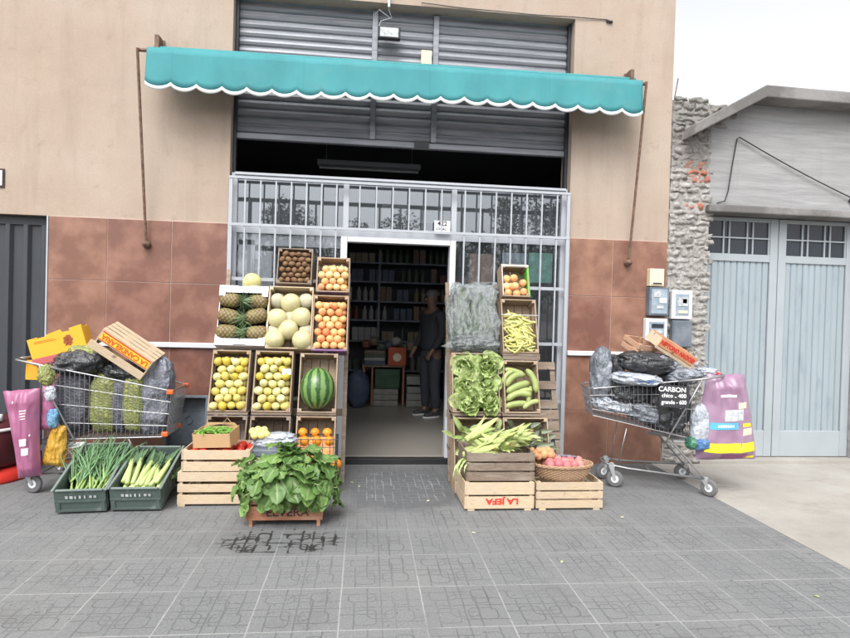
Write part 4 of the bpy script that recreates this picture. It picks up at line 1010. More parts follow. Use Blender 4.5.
for bi, (sa, se) in enumerate(secs):
    tg = thing('chard_bunch', 'bunch of broad green chard leaves '+bl[bi], 'greens', CH, group='chard bunches in the reddish crate')
    q = MB(); sq_ = MB()
    for i in range(38):
        yaw = sa+rr.gauss(0, .42); el = se+rr.gauss(0, .30); el = max(-.35, min(1.45, el))
        n = V((math.sin(yaw)*cos(el), -cos(yaw)*cos(el), math.sin(el))); k = rr.uniform(.5, 1.0)
        p = V((n.x*CR.x, n.y*CR.y, n.z*CR.z))*k
        tan = V((0, 0, -1)) - n*(-n.z); tan = tan.normalized() if tan.length > .2 else V((rr.uniform(-1, 1), -1, 0)).normalized()
        side = n.cross(tan); d = (tan*rr.uniform(.5, 1)+side*rr.gauss(0, .55)+n*rr.uniform(.15, .75)+V((0, 0, .35 if el > .5 else 0))).normalized()
        L = rr.uniform(.11, .18)
        leaf(q, p-d*L*.35, d, n+V((0, 0, .25)), L, L*rr.uniform(.62, .85), curl=rr.uniform(.1, 1.1), ruff=.017, seed=rr.uniform(0, 90), tone=rr.uniform(0, .9), stem=.18, stemw=.004, cup=rr.uniform(-.25, .3), tipr=.85, nx=8, nl=9)
        sq_.tube([V((n.x*.05, n.y*.05, -.05)), p-d*L*.35, p-d*L*.1], .0035, 5)
    q.build('leaves', 'chard', tg, smooth=True); sq_.build('stems', 'chardstem', tg, smooth=True)

# ------------------------------------------------------------------ right stack
# herbs under clear film
hb = thing('wrapped_herbs', 'big bundle of herbs wrapped in crumpled clear plastic above the lettuce', 'bundle', (.965, -.43, 1.39), (-LEAN, 0, 0))
blob('plastic_wrap', .205, .13, .27, 'clearfilm', 12, .16, 4.5, parent=hb, nu=90, nv=130)
q = MB(); rr = random.Random(61)
for i in range(170):
    a = rr.gauss(0, .35); x = rr.uniform(-.15, .15); z = rr.uniform(-.22, .12)
    leaf(q, (x, rr.uniform(-.085, -.02), z), (math.sin(a), rr.uniform(-.15, .1), cos(a)), (0, -1, .2), rr.uniform(.06, .16), rr.uniform(.015, .04), curl=rr.uniform(-.5, .6), ruff=.004, seed=i, tone=rr.random(), stem=.3, stemw=.002, nx=4, nl=5)
q.build('herb_stalks', leafmat('herb_leaf', (.055, .105, .045), (.14, .21, .10), (.26, .30, .18)), hb, smooth=True)
q = MB(); q.box(-.16, .16, -.02, .06, -.22, .22); q.build('herb_core', 'net_dark', hb)
blob('plastic_tail', .14, .06, .09, 'clearfilm', 31, .4, 2.5, parent=hb, loc=(.09, .06, .26), rot=(0, -.2, 0))
blob('twisted_corner', .05, .03, .07, 'clearfilm', 8, .4, 2.0, parent=hb, loc=(-.13, .03, .27), rot=(0, .6, 0))
blob('plastic_skirt', .20, .09, .07, 'clearfilm', 40, .35, 3, parent=hb, loc=(0, -.02, -.25))
Lcrate('lettuce_crate', 'wooden crate overflowing with bright green lettuce', .765, 1.165, .612, 1.09, .20, 'wood_mid', slats=2, endslats=1)
rr = random.Random(4)
ll = ['in the corner under the plastic wrap and by the door', 'in the corner under the plastic wrap beside the beans', 'by the door frame, middle of its crate', 'beside the squash crate, middle of the lettuce crate', 'lowest in the crate by the door frame', 'lowest in the crate beside the squash']
for i in range(6):
    sx, k = i % 2, i//2
    P = inbox(.765, 1.165, .612, .29+.43*sx+rr.uniform(-.04, .04), .40-k*.15+.03*(sx-.5), -.0+rr.uniform(-.01, .02))
    tg = thing('frilly_lettuce', 'frilly green lettuce head '+ll[i], 'lettuce', P, (RX+rr.uniform(-.35, .3)+.25, rr.uniform(-.45, .45), rr.uniform(-.3, .3)), group='lettuce heads in the crate')
    q = MB(); n = 24
    for j in range(n):
        t = j/n; a = j*2.4+rr.random(); el = .12+1.3*t
        d = V((cos(a)*cos(el), sin(a)*cos(el)-.15, math.sin(el))).normalized()
        base = V((cos(a)*.012, sin(a)*.012-.01, -.04)); L = .135-.04*t+rr.uniform(-.03, .025)
        leaf(q, base, d, V((0, 0, 1)), L, .135-.04*t, curl=rr.uniform(-.5, .9)-t*.9, ruff=.020, seed=rr.uniform(0, 99), tone=rr.uniform(.0, .9), stem=.08, cup=.12, tipr=1.1, nx=10, nl=9)
    q.build('leaves', 'lettuce', tg, smooth=True)
# peach tray on top
c = Lcrate('fruit_crate', 'small wooden tray of peaches with a green stripe on one side', 1.232, 1.478, 1.585, 1.875, .17, 'wood_mid', slats=1, endslats=1)
q = MB(); q.box(-.120, -.116, .012, .29, -.15, .006); q.box(-.123, .123, .2835, .2955, -.02, .008); q.build('white_edge', 'cartonwhite', c); q = MB(); q.box(.1075, .1125, .02, .28, -.15, -.002); q.box(.119, .125, .0, .285, -.03, .004); q.build('green_stripe', mat('green_print', (.12, .42, .06), .6, .1), c)
for i, (u, v) in enumerate(((.2, .175), (.48, .185), (.80, .14), (.18, .105), (.5, .11), (.24, .045), (.55, .04), (.82, .055), (.35, .10))):
    put(P_peach if i % 3 else P_nect, inbox(1.232, 1.478, 1.585, u, v, -.035), rrot(), 'peach in the small tray above the yellow beans', 'peach', 'peaches in the small green striped tray', 1.05)
# yellow beans
Lcrate('bean_crate', 'wooden crate heaped with yellow wax beans', 1.212, 1.525, 1.10, 1.56, .16, 'wood_mid', slats=2, endslats=1)
P_bean = [bent(.15, .0085, bend=b_, name='wax_bean', m='wax') for b_ in (.06, .12, .2)]
for i in range(120):
    v = RR.uniform(.03, .33); u = RR.uniform(.14, .86); a = RR.gauss(-.25, .45) if v < .25 else RR.uniform(-1, 1)
    u = .5+(u-.5)*.75
    p = inbox(1.212, 1.525, 1.10, u, v, -.02+RR.uniform(-.02, .014)+.02*(1-abs(u-.5)*2))
    put(P_bean[i % 3], p, (RX, 0, 0), 'yellow wax bean heaped in the crate', 'bean', 'wax beans in the crate')
    o = bpy.context.scene.objects[-1] if 0 else None
    bpy.data.objects
for o in [o for o in bpy.data.objects if o.name.startswith('wax_bean')]:
    o.rotation_euler = (Matrix.Rotation(RX, 3, 'X') @ Matrix.Rotation(RR.gauss(-.2, .5), 3, 'Z') @ Matrix.Rotation(RR.uniform(-.15, .15), 3, 'Y') @ Matrix.Rotation(RR.uniform(0, 6), 3, 'X')).to_euler()
q = MB(); q.tube([tuple(inbox(1.205, 1.532, 1.10, u, .335, .012)) for u in (0, .5, 1)], .003, 5)
tag(q.build('cord', 'trim'), 'thin pale cord stretched across the yellow bean crate', 'cord')
# extra boards between bean and squash crate
q = MB(); q.box(1.205, 1.53, -.60, -.37, 1.075, 1.093); q.box(1.205, 1.53, -.604, -.585, 1.040, 1.072); tag(q.build('shelf_board', 'wood_old'), 'grey shelf board under the yellow bean crate', 'board')
Lcrate('squash_crate', 'wooden crate of curved pale green squash', 1.203, 1.505, .612, 1.035, .18, 'wood_mid', slats=2, endslats=1)
P_sq = [bent(.205, .0265, bend=b_, ns=14, n=12, tip=.16, name='pale_squash', m='zuke') for b_ in (.07, .13, .19)]
sql = ['uppermost one lying along the crate rim', 'vertical one beside the crate edge', 'curved one in the upper middle', 'long curved one in the middle', 'shorter one below the middle', 'curved one over the lowest pair', 'lowest one against the crate end', 'short one in the lower corner']
for i, (u, v, a, s) in enumerate(((.33, .345, -.25, .9), (.80, .275, -1.25, 1.05), (.36, .275, .55, 1.0), (.42, .215, .4, 1.1), (.55, .165, .35, .85), (.42, .125, .2, 1.05), (.35, .065, .15, 1.0), (.78, .07, .4, .8), (.15, .30, .9, .7), (.75, .15, 1.4, .8))):
    o = put(P_sq[i % 3], inbox(1.203, 1.505, .612, u, v, -.025+.004*(i % 3)), (0, 0, 0), 'pale green squash in the wooden crate, '+(sql+['small one wedged in the upper corner', 'small upright one near the squash crate side'])[i], 'squash', 'pale squash in the crate', s)
    o.rotation_euler = (Matrix.Rotation(RX, 3, 'X') @ Matrix.Rotation(a, 3, 'Z') @ Matrix.Rotation(RR.uniform(-.1, .1), 3, 'Y')).to_euler()
q = MB(); q.box(1.18, 1.56, -.752, -.55, .588, .604); q.box(.765, 1.16, -.752, -.55, .588, .604); 
for x0, x1, s_ in ((1.18, 1.56, 'squash'), (.765, 1.165, 'lettuce')):
    q = MB(); q.box(x0, x1, -.755, -.55, .585, .604); tag(q.build('shelf_board', 'wood_old'), 'grey shelf board under the %s crate' % s_, 'board')
Lcrate('lower_crate', 'deep wooden crate of pale greens below the lettuce', .768, 1.16, .012, .572, .22, 'wood_mid', slats=3, endslats=3)
Lcrate('lower_crate', 'deep wooden crate of grey green leaves below the squash', 1.182, 1.56, .012, .576, .22, 'wood_mid', slats=3, endslats=3)
# weathered pallet ladder
pl = thing('wooden_pallet', 'grey weathered wooden pallet leaning beside the brown tiled pier', 'pallet', (1.635, -.62, .0), (-LEAN, 0, 0))
for z0, z1 in ((.98, 1.05), (.80, .875), (.625, .70), (.53, .615), (.43, .522), (.36, .42)):
    q = MB(); q.box(-.20, .125, -.016, 0, z0, z1); q.build('slat', 'wood_old', pl, bevel=.002)
for x in (.08, -.19): q = MB(); q.box(x, x+.045, .0005, .03, .0, 1.05); q.build('post', 'wood_old', pl, bevel=.002)

# corn crate, LA JEFA crate, basket
c = gcrate('wooden_crate', 'pale crate lettered LA JEFA upside down in red', .775, 1.290, -1.33, .40, .015, .205, 'wood', slats=2, gap=.14)
txt('LA JEFA', .058, 'ink_red', c, (.02, -.0008, -.135), rot=(pi/2, pi, 0), sx=1.25, bold=.0022)
gcrate('wooden_crate', 'pale slatted crate under the wicker basket of pink potatoes', 1.305, 1.81, -1.33, .36, .015, .205, 'wood', slats=3, gap=.2)
for x in (.80, 1.22, 1.33, 1.74):
    q = MB(); q.box(x, x+.05, -1.328, -1.29, 0, .015)
    tag(q.build('crate_block', 'wood'), 'small wooden block under the '+{.80: 'LA JEFA crate, door side', 1.22: 'LA JEFA crate, basket side', 1.33: 'basket crate, beside LA JEFA crate', 1.74: 'basket crate, trolley side'}[x], 'block')
gcrate('corn_crate', 'grey weathered crate heaped with corn cobs in husks', .788, 1.292, -1.31, .38, .212, .415, 'wood_old', slats=3, gap=.2)
crn = thing('corn_cob', 'x', 'corn'); q = MB()
q.lathe([(0, -.10), (.012, -.098), (.024, -.07), (.028, -.02), (.026, .03), (.018, .08), (.006, .11), (0, .115)], 14); q.build('husk_core', 'husk', crn, smooth=True)
q = MB(); rr = random.Random(9)
for i in range(8):
    a = i*pi/4+rr.uniform(-.2, .2); leaf(q, (cos(a)*.020, sin(a)*.020, -.10), (cos(a)*.12, sin(a)*.12, 1), (cos(a), sin(a), .0), .24+rr.uniform(-.03, .07), .052, curl=-.12+rr.uniform(-.25, .1), ruff=.006, stem=.0, cup=-.55, seed=i, tone=.5, nx=4, nl=9, tipr=.8)
q.build('husk', M['husk'], crn, smooth=True)
q = MB()
for i in range(10): a = i*.628; q.tube([(0, 0, .10), (cos(a)*.006, sin(a)*.006, .13), (cos(a)*.02, sin(a)*.02, .155)], .0012, 4)
q.build('silk', 'silk', crn)
cl_ = ['its husk tip pointing to the beans', 'its tip pointing to the doorway', 'laid along the front board', 'lying on top of the heap', 'under the topmost cob', 'pressed against the back of the crate', 'tilted towards the basket', 'on the corner near the door', 'in the middle of the front row', 'half hidden at the bottom of the heap', 'beside the grey leaves', 'resting on the side board']
for i in range(12):
    x = .87+.34*((i*.37) % 1); y = -1.22+.20*((i*.61) % 1); z = .385+.055*(i % 3)+.012
    e = (Matrix.Rotation(RR.gauss(-.45, .45)+(pi if i % 5 == 4 else 0), 3, 'Z') @ Matrix.Rotation(pi/2-RR.uniform(.05, .45), 3, 'Y') @ Matrix.Rotation(RR.uniform(0, 6), 3, 'Z')).to_euler()
    lb = 'corn cob in pale green husk, '+cl_[i]
    if i == 0: crn.location = (x, y, z); crn.rotation_euler = e; crn['label'] = lb; crn['group'] = 'corn cobs in the grey crate'
    else: dup(crn, (x, y, z), e, lb)
# pale greens in the lower crate below lettuce and grey leaves
for nm, lab, x0, x1, m_, cnt, sd in (('leaf_heap', 'loose pale green husks filling the crate below the lettuce', .80, 1.13, 'lettuce', 46, 5), ('leaf_heap', 'grey green leafy stalks filling the crate below the squash', 1.22, 1.53, 'chard', 40, 6)):
    q = MB(); rr = random.Random(sd)
    for i in range(cnt):
        p = inbox(x0, x1, .012, rr.random(), rr.uniform(.30, .50), rr.uniform(-.08, -.0)); a = rr.uniform(-1.2, 1.2)
        leaf(q, p, (math.sin(a), -.35, cos(a)*.5-.2), (0, -1, .4), rr.uniform(.10, .2), rr.uniform(.025, .05), curl=rr.uniform(-.3, 1), ruff=.006, seed=i, tone=rr.random(), stem=.15, tipr=.8)
    mm = M[m_] if sd == 5 else leafmat('grey_green_leaves', (.13, .17, .10), (.27, .30, .20), (.42, .42, .32))
    tag(q.build(nm, mm, smooth=True), lab, 'greens')
st = MB(); rr = random.Random(2)
for i in range(7):
    a = rr.uniform(-.6, .6); p = V((.785+rr.uniform(-.01, .03), -1.2+rr.uniform(-.1, .1), .35)); leaf(st, p, (-.6, -.5, -.1), (0, 0, 1), rr.uniform(.10, .2), .016, curl=1.5, ruff=.004, seed=i, tone=rr.random(), stem=0, tipr=.7, nx=4)
tag(st.build('husk_strands', 'lettuce', smooth=True), 'pale husk strands hanging from the corn crate toward the doorway', 'greens')
# basket
bk = thing('wicker_basket', 'low oval wicker basket of pink potatoes', 'basket', (1.535, -1.21, .207))
q = MB()
def wf(u, v):
    a = 2*pi*v; z = u*.105; r = .165+.065*u**.7; r += .006*sin(a*30+(pi if int(u*12) % 2 else 0)); zz = z+.0
    return (r*1.0*cos(a), r*.62*math.sin(a), zz)
q.grid(wf, 12, 120, wrap=True); q.lathe([(0, 0.004), (.165, .002)], 40, None, 1, .62); o = q.build('bowl', 'wicker', bk, smooth=False); m_ = o.modifiers.new('t', 'SOLIDIFY'); m_.thickness = .006
q = MB()
for k in range(2): q.tube([((.231)*cos(a), .231*.62*math.sin(a), .108+.007*sin(a*15+k*pi)) for a in [2*pi*i/90 for i in range(90)]], .008, 6, closed=True)
q.build('braided_rim', 'wicker', bk, smooth=True)
pots = [(dx, dy) for dy in (-.07, -.015, .04, .09) for dx in (-.10, -.04, .02, .08, .14)]
for i, (dx, dy) in enumerate(pots):
    put(P_pot, (1.535+dx+RR.uniform(-.008, .008)+(.025 if dy > 0 else 0)-.01, -1.21+dy, .207+.105+RR.uniform(-.004, .02)-.5*abs(dx)**1.6), rrot(), 'pink potato in the wicker basket', 'potato', 'pink potatoes in the basket', RR.uniform(.85, 1.1))
for i in range(11):
    put(P_root, (1.345+.034*(i % 5)+RR.uniform(-.01, .01), -1.16+.05*(i//5), .345+RR.uniform(0, .03)+.012*(i//5)), rrot(), 'tan knobbly root heaped between corn crate and basket', 'root vegetable', 'tan roots beside the basket', RR.uniform(.8, 1.1))
q = MB(); q.tube([(1.57+.15*cos(a), -1.12, .30+.05*math.sin(a)) for a in [pi*i/14 for i in range(15)]], .012, 7); tag(q.build('dark_net_roll', 'net_dark', smooth=True), 'dark net rolled over the back of the wicker basket', 'net')

# ------------------------------------------------------------------ green plastic crates on the pavement
def plastic_crate(label, loc, rot, w=.33, l=.60, h=.165):
    t = thing('plastic_crate', label, 'crate', loc, rot)
    q = MB(); e = .008
    for s in (-1, 1):
        q.box(s*w/2-(e if s > 0 else 0), s*w/2+(0 if s > 0 else e), 0, l, 0, h)
        for k in range(9): y = .03+k*(l-.06)/8; q.box(s*w/2+(.0005 if s > 0 else -.006), s*w/2+(.006 if s > 0 else -.0005), y-.004, y+.004, .01, h-.02)
    for y0 in (0, l-e): q.box(-w/2+e, w/2-e, y0, y0+e, 0, h)
    q.build('body', 'green_crate', t)
    q = MB(); q.box(-w/2+e, w/2-e, e, l-e, .004, .012); q.build('bottom', 'green_crate', t)
    q = MB()
    for s in (-1, 1): q.box(s*(w/2+.004)-.009, s*(w/2+.004)+.009, -.012, l+.012, h+.0005, h+.012)
    for y0 in (-.012, l-.006): q.box(-w/2+.0135-.0, w/2-.0135, y0, y0+.018, h+.001, h+.0115)
    q.build('rim', mat('crate_rim', (.17, .21, .195), .5, .1) if 'crate_rim' not in bpy.data.materials else bpy.data.materials['crate_rim'], t, bevel=.003)
    q = MB(); q.box(-w/2+.002, w/2-.002, -.008, -.0005, h*.48, h*.56); q.box(-w/2+.002, w/2-.002, -.008, -.0005, .005, .02)
    for s in (-1, 1): q.box(s*(w/2-.02)-.012, s*(w/2-.02)+.012, -.007, -.0005, .021, h*.47)
    q.build('front_rib', 'green_crate', t)
    return t
g1 = plastic_crate('grey green plastic crate of spring onions on the pavement by the trolley', (-1.845, -1.305, .012), (.30, 0, .10), w=.315)
g2 = plastic_crate('grey green plastic crate of leeks on the pavement beside the onions', (-1.50, -1.275, .012), (.28, 0, .02), w=.33, l=.56)
for gg, ty in ((g1, 'GRANJA'), (g2, 'HUERTA')):
    q = MB(); rr = random.Random(len(ty)*3+1)
    for i in range(7): x = -.09+.03*i+rr.uniform(-.005, .005); q.box(x, x+rr.uniform(.008, .02), -.0085, -.0082, .11+rr.uniform(-.004, .002), .13+rr.uniform(-.003, .004))
    q.build('worn_stencil', 'label_grey', gg)
for gg, s in ((g1, 'spring onion'), (g2, 'leek')):
    q = MB(); q.box(-.15, .15, .50, .54, 0, .02); o = q.build('prop_block', 'wood_old'); o.location = gg.location+V((.0, .0, .12)); 
    o.location = (gg.location.x, gg.location.y+.0, .10); tag(o, 'wooden block propping up the back of the %s crate' % s, 'block')
def frame(t): return Matrix.Translation(t.location) @ t.rotation_euler.to_matrix().to_4x4()
F1, F2 = frame(g1), frame(g2)
rr = random.Random(8); variants = []
for vi in range(6):
    t = thing('spring_onion', 'x', 'spring onion', group='spring onions in the plastic crate'); q = MB(); L = rr.uniform(.40, .5)
    q.tube([(0, 0, 0), (.002, .03, .002), (0, .09, .004), (0, .13, .005)], .006, 7, rs=[.005, .0085, .006, .0055]); q.build('white_bulb', 'scallionw', t, smooth=True)
    q = MB()
    for k in range(4):
        bx_ = rr.uniform(-.10, .10); bz = rr.uniform(-.0, .10); kk = rr.uniform(-.04, .04)
        pts = [(bx_*(s_**1.6)+kk*math.sin(s_*3), .12+(L-.12)*s_*(1-.1*k*s_), .005+bz*s_**1.5-.03*s_**3) for s_ in [j/8 for j in range(9)]]
        q.tube(pts, .005, 6, rs=[.005, .0052, .0052, .005, .0046, .004, .0032, .002, .0008])
    q.build('green_leaves', 'scallion', t, smooth=True); variants.append(t)
used = [0]*6
for i in range(56):
    vi = i % 6; p = F1 @ V((rr.uniform(-.115, .115), rr.uniform(.03, .09)+.10*(i//28), .05+.07*rr.random()+.02*(i//28)))
    e = (F1.to_3x3() @ Matrix.Rotation(rr.gauss(0, .22), 3, 'Z') @ Matrix.Rotation(rr.uniform(-.02, .30), 3, 'X') @ Matrix.Rotation(rr.uniform(-1, 1), 3, 'Y')).to_euler()
    if not used[vi]: used[vi] = 1; variants[vi].location = p; variants[vi].rotation_euler = e; variants[vi]['label'] = 'green spring onion among those in the plastic crate'
    else: dup(variants[vi], p, e, 'green spring onion among those in the plastic crate')
rr = random.Random(18); lv = []
for vi in range(3):
    t = thing('leek', 'x', 'leek', group='leeks in the plastic crate'); q = MB()
    q.tube([(0, 0, 0), (0, .10, 0), (0, .2, .002), (0, .27, .004)], .016, 10, rs=[.015, .0165, .0165, .018]); q.build('white_shaft', 'leekw', t, smooth=True)
    q = MB()
    for k in range(7):
        a = (k-3)*.10+rr.uniform(-.04, .04)+(.0); L = rr.uniform(.22, .34)
        leaf(q, ((k-3)*.003, .21, .006+.002*(k % 3)), (a*.6, 1, .04+.04*(k % 3)), (0, 0, 1), L*.8, .036, curl=rr.uniform(.1, .8), ruff=.004, stem=0, seed=k+vi*9, tone=0, cup=.5, tipr=.6, nx=4)
    lm = bpy.data.materials.get('leek_leaf') or leafmat('leek_leaf', (.13, .22, .12), (.24, .34, .17), (.34, .46, .2))
    q.build('green_leaves', lm, t, smooth=True); lv.append(t)
u_ = [0]*3
for i in range(24):
    vi = i % 3; p = F2 @ V((-.125+.032*(i % 8)+.014*(i//8 % 2)+rr.uniform(-.006, .006), .04+.035*(i//8)+rr.uniform(-.02, .02), .055+.034*(i//8)+rr.uniform(0, .02)))
    e = (F2.to_3x3() @ Matrix.Rotation(rr.gauss(-.10, .13), 3, 'Z') @ Matrix.Rotation(rr.uniform(.0, .12), 3, 'X') @ Matrix.Rotation(rr.uniform(-.6, .6), 3, 'Y')).to_euler()
    if not u_[vi]: u_[vi] = 1; lv[vi].location = p; lv[vi].rotation_euler = e; lv[vi]['label'] = 'thick leek lying among the leeks in the plastic crate'
    else: dup(lv[vi], p, e, 'thick leek lying among the leeks in the plastic crate')

# ------------------------------------------------------------------ shopping trolleys
def trolley(label, loc, rotz, L, zr, zn, fr, fn, wr=.50, wn=.40, grip='redp', bump=None, pitch=.034, seatflap=True):
    t = thing('shopping_trolley', label, 'trolley', loc, (0, 0, rotz), 'shopping trolleys used as bag racks')
    def P(x, s, k):       # k 0 floor .. 1 rim ; s -1..1 side
        u = x/L; zf, zt = fr+(fn-fr)*u, zr+(zn-zr)*u; w = (wr+(wn-wr)*u)*(.82+.18*k)*.5
        xx = x*(.95+.05*k)
        return V((xx, s*w, zf+(zt-zf)*k))
    q = MB()
    for k in (0, .24, .5, .76): q.tube([P(0, -1, k), P(L, -1, k), P(L, 1, k), P(0, 1, k)], .0028 if k else .004, 6, closed=True)
    n = int(L/pitch)
    for i in range(n+1):
        x = L*i/n
        for s in (-1, 1): q.tube([P(x, s, 0), P(x, s, 1)], .0024, 4)
        q.tube([P(x, -1, 0), P(x, 1, 0)], .0019, 4)
    for i in range(1, 12):
        s = -1+2*i/12
        for x in (0, L): q.tube([P(x, s, 0), P(x, s, 1)], .0024, 4)
        q.tube([P(0, s, 0), P(L, s, 0)], .0019, 4)
    q.build('basket', 'chrome', t)
    q = MB(); q.tube([P(0, -1, 1), P(L*.96, -1, 1), P(L, -.86, 1), P(L, .86, 1), P(L*.96, 1, 1), P(0, 1, 1)], .006, 8)
    q.build('top_rim', 'chrome', t)
    hz = zr+.03
    q = MB(); w = wr/2
    q.tube([P(.18, -1, 1)+V((0, -.004, -.004)), (-.02, -w-.006, zr+.004), (-.15, -w, hz), (-.18, -w+.03, hz+.003), (-.18, w-.03, hz+.003), (-.15, w, hz), (-.02, w+.006, zr+.004), P(.18, 1, 1)+V((0, .004, -.004))], .0095, 8); q.build('handle', 'chrome', t, smooth=True)
    q = MB(); q.tube([(-.18, -w*.62, hz+.003), (-.18, w*.62, hz+.003)], .015, 10); q.build('handle_grip', grip, t, smooth=True)
    for s in (-1, 1):
        q = MB(); q.tube([(.0, s*(w+.008), zr), (.10, s*(w*.97+.008), fr+.30), (.24, s*(w*.9+.008), fr+.02), (.245, s*(w*.87), fr-.015), (.20, s*w*.87, fr-.035), (-.02, s*w*.95, .17), (-.05, s*w*.95, .13)], .0075, 7); q.build('rear_strut', 'chrome', t, smooth=True)
    q = MB(); fx = L-.22; fw = wn*.30
    q.tube([(-.06, -w*.95, .135), (fx-.12, -fw*1.15, .165), (fx+.02, -fw, .185), (fx+.06, -fw*.6, .19), (fx+.06, fw*.6, .19), (fx+.02, fw, .185), (fx-.12, fw*1.15, .165), (-.06, w*.95, .135)], .009, 8)
    q.tube([(.0, -w*.9, .137), (.0, w*.9, .137)], .006, 6); q.tube([(.35, -w*.62, .152), (.35, w*.62, .152)], .005, 6)
    q.tube([(fx-.05, -fw, .178), (fx-.10, -fw*1.4, fn*.4+fr*.6)], .005, 6); q.tube([(fx-.05, fw, .178), (fx-.10, fw*1.4, fn*.4+fr*.6)], .005, 6)
    q.build('chassis', 'chrome', t, smooth=True)
    for x, s in ((-.06, -1), (-.06, 1), (fx, -1), (fx, 1)):
        ww = w*.95 if x < 0 else fw; z0 = .135 if x < 0 else .182
        c = bpy.data.objects.new('caster', None); COL.objects.link(c); c.parent = t; c.location = (x, s*ww, 0); c.rotation_euler = (0, 0, RR.uniform(-.5, .5)+(.3 if s < 0 else 2.5)); c.scale = (1.12, 1, 1.12)
        q = MB(); q.lathe([(.05, -.014), (.058, -.012), (.062, 0), (.058, .012), (.05, .014)], 28, Matrix.Translation((.025, 0, .062)) @ Matrix.Rotation(pi/2, 4, 'X')); q.build('tyre', 'rubber', c, smooth=True)
        q = MB(); q.lathe([(0, -.012), (.02, -.016), (.044, -.010), (.0495, -.012), (.0495, .012), (.044, .010), (.02, .016), (0, .012)], 24, Matrix.Translation((.025, 0, .062)) @ Matrix.Rotation(pi/2, 4, 'X')); q.build('wheel_hub', 'paper', c, smooth=True)
        q = MB()
        for sy in (-1, 1): q.prism([(-.018, z0-.03), (.018, z0-.03), (.034, .062), (.025, .050), (.014, .062)], sy*.021-.0015, sy*.021+.0015)
        q.box(-.02, .022, -.023, .023, z0-.03, z0-.022); q.lathe([(.018, z0-.022), (.018, z0-.004), (.008, z0)], 12); q.lathe([(.005, -.026), (.005, .026)], 8, Matrix.Translation((.025, 0, .062)) @ Matrix.Rotation(pi/2, 4, 'X'))
        q.build('fork', 'zinc', c)
    if seatflap: q = MB(); q.box(.0, .19, -w*.82, w*.82, fr-.022, fr-.012); q.add([(-.03, -w*.86, fr-.075), (.27, -w*.86, fr-.05), (.31, -w*.74, fr-.018), (.0, -w*.74, fr-.024), (-.03, -w*.86, fr-.078), (.27, -w*.86, fr-.053), (.31, -w*.74, fr-.021), (.0, -w*.74, fr-.027)], [(0, 1, 2, 3), (4, 7, 6, 5), (0, 4, 5, 1), (1, 5, 6, 2), (2, 6, 7, 3), (3, 7, 4, 0)]); q.build('fold_flap', 'zinc', t)
    if bump:
        for k in (.98, .06):
            for s in (-1, 1):
                p = P(L, s, k); q = MB(); q.box(p.x-.035, p.x+.014, p.y-.016, p.y+.016, p.z-.018, p.z+.018); q.build('corner_bumper', bump, t, bevel=.008)
    return t
trolley('wire shopping trolley with orange corner bumpers, loaded with net sacks by the grey gate', (-2.36, -.60, 0), 0, .93, .955, .765, .385, .405, bump='orange_p', grip='chrome')
trolley('wire shopping trolley loaded with dark bags, parked beside the blue gate', (2.80, -.77, 0), radians(168.5), .88, .945, .825, .44, .60, grip='redp')

def bag(name, lab, cat, loc, r, m, seed, rot=(0, 0, 0), **k):
    return tag(blob(name, *r, m, seed, loc=loc, rot=rot, **k), lab, cat)
bag('net_sack', 'dark net sack standing at the handle end of the onion side trolley', 'sack', (-2.20, -.60, .66), (.13, .15, .25), 'net_dark', 1, sq=3.5, amp=.12)
bag('net_sack', 'yellow green net sack with brown label nearest the trolley handle', 'sack', (-1.965, -.61, .655), (.10, .145, .245), 'net_green', 2, sq=3.5, amp=.10)
bag('net_sack', 'narrow dark sack squeezed between two yellow green net sacks', 'sack', (-1.85, -.58, .64), (.06, .15, .235), 'net_dark', 3, sq=3.5)
bag('net_sack', 'yellow green net sack under the LA CANDELARIA crate', 'sack', (-1.745, -.61, .66), (.08, .13, .24), 'net_green', 4, sq=3.5, amp=.10)
bag('plastic_sack', 'big lilac grey plastic sack at the trolley nose with orange bumpers', 'sack', (-1.60, -.60, .70), (.115, .12, .31), 'bag_lilac', 5, sq=3.0, amp=.16, nu=50, nv=64, rot=(0, .06, 0))
for x, z, c_, lb in ((-1.95, .55, 'ink_red', 'nearest the handle'), (-1.75, .52, 'ink_red', 'under the crate')):
    pass
bag('bulky_bag', 'dark plastic bag showing green vegetables under the yellow box', 'bag', (-2.14, -.66, .965), (.185, .17, .105), 'bag_black', 6, sq=2.3, amp=.22, rot=(0, -.12, .1))
bag('green_bag', 'pale green net bag lying under the yellow box and crate', 'bag', (-2.10, -.62, 1.01), (.15, .14, .085), 'net_green', 7, sq=2.3, amp=.2, rot=(0, .2, .1))
bag('dark_bag', 'dark bag filling the trolley under the LA CANDELARIA crate', 'bag', (-1.84, -.58, .90), (.19, .17, .08), 'bag_black', 9, sq=2.3, amp=.2)
# yellow fruit carton, upside down
yb = thing('fruit_carton', 'yellow fruit carton with pink edge lying upside down on the trolley', 'carton', (-2.265, -.72, .985), (0, -.26, .24))
q = MB(); q.prism([(-.19, .05), (.19, .05), (.19, .235), (.10, .225), (.10, .205), (.05, .205), (.04, .228), (-.06, .21), (-.07, .19), (-.12, .19), (-.12, .205), (-.19, .20)], -.0, .006); q.build('front_panel', 'yellowcard', yb)
q = MB()
vs = [(.19, .0, .05), (.19, .28, .05), (.19, .28, .19), (.19, .22, .225), (.19, .12, .215), (.19, .0, .235)]
q.add(vs+[(x-.006, y, z) for x, y, z in vs], [tuple(range(6)), tuple(range(11, 5, -1))]+[(i, (i+1) % 6, (i+1) % 6+6, i+6) for i in range(6)]); q.build('side_panel', 'yellowcard', yb)
q = MB(); q.box(-.19, -.184, .007, .28, .05, .20); q.build('side_panel', 'yellowcard', yb); q = MB(); q.box(-.183, .183, .274, .28, .05, .20); q.build('back_panel', 'yellowcard', yb)
q = MB(); q.box(-.183, .183, .007, .273, .185, .190); q.build('base', 'yellowcard', yb)
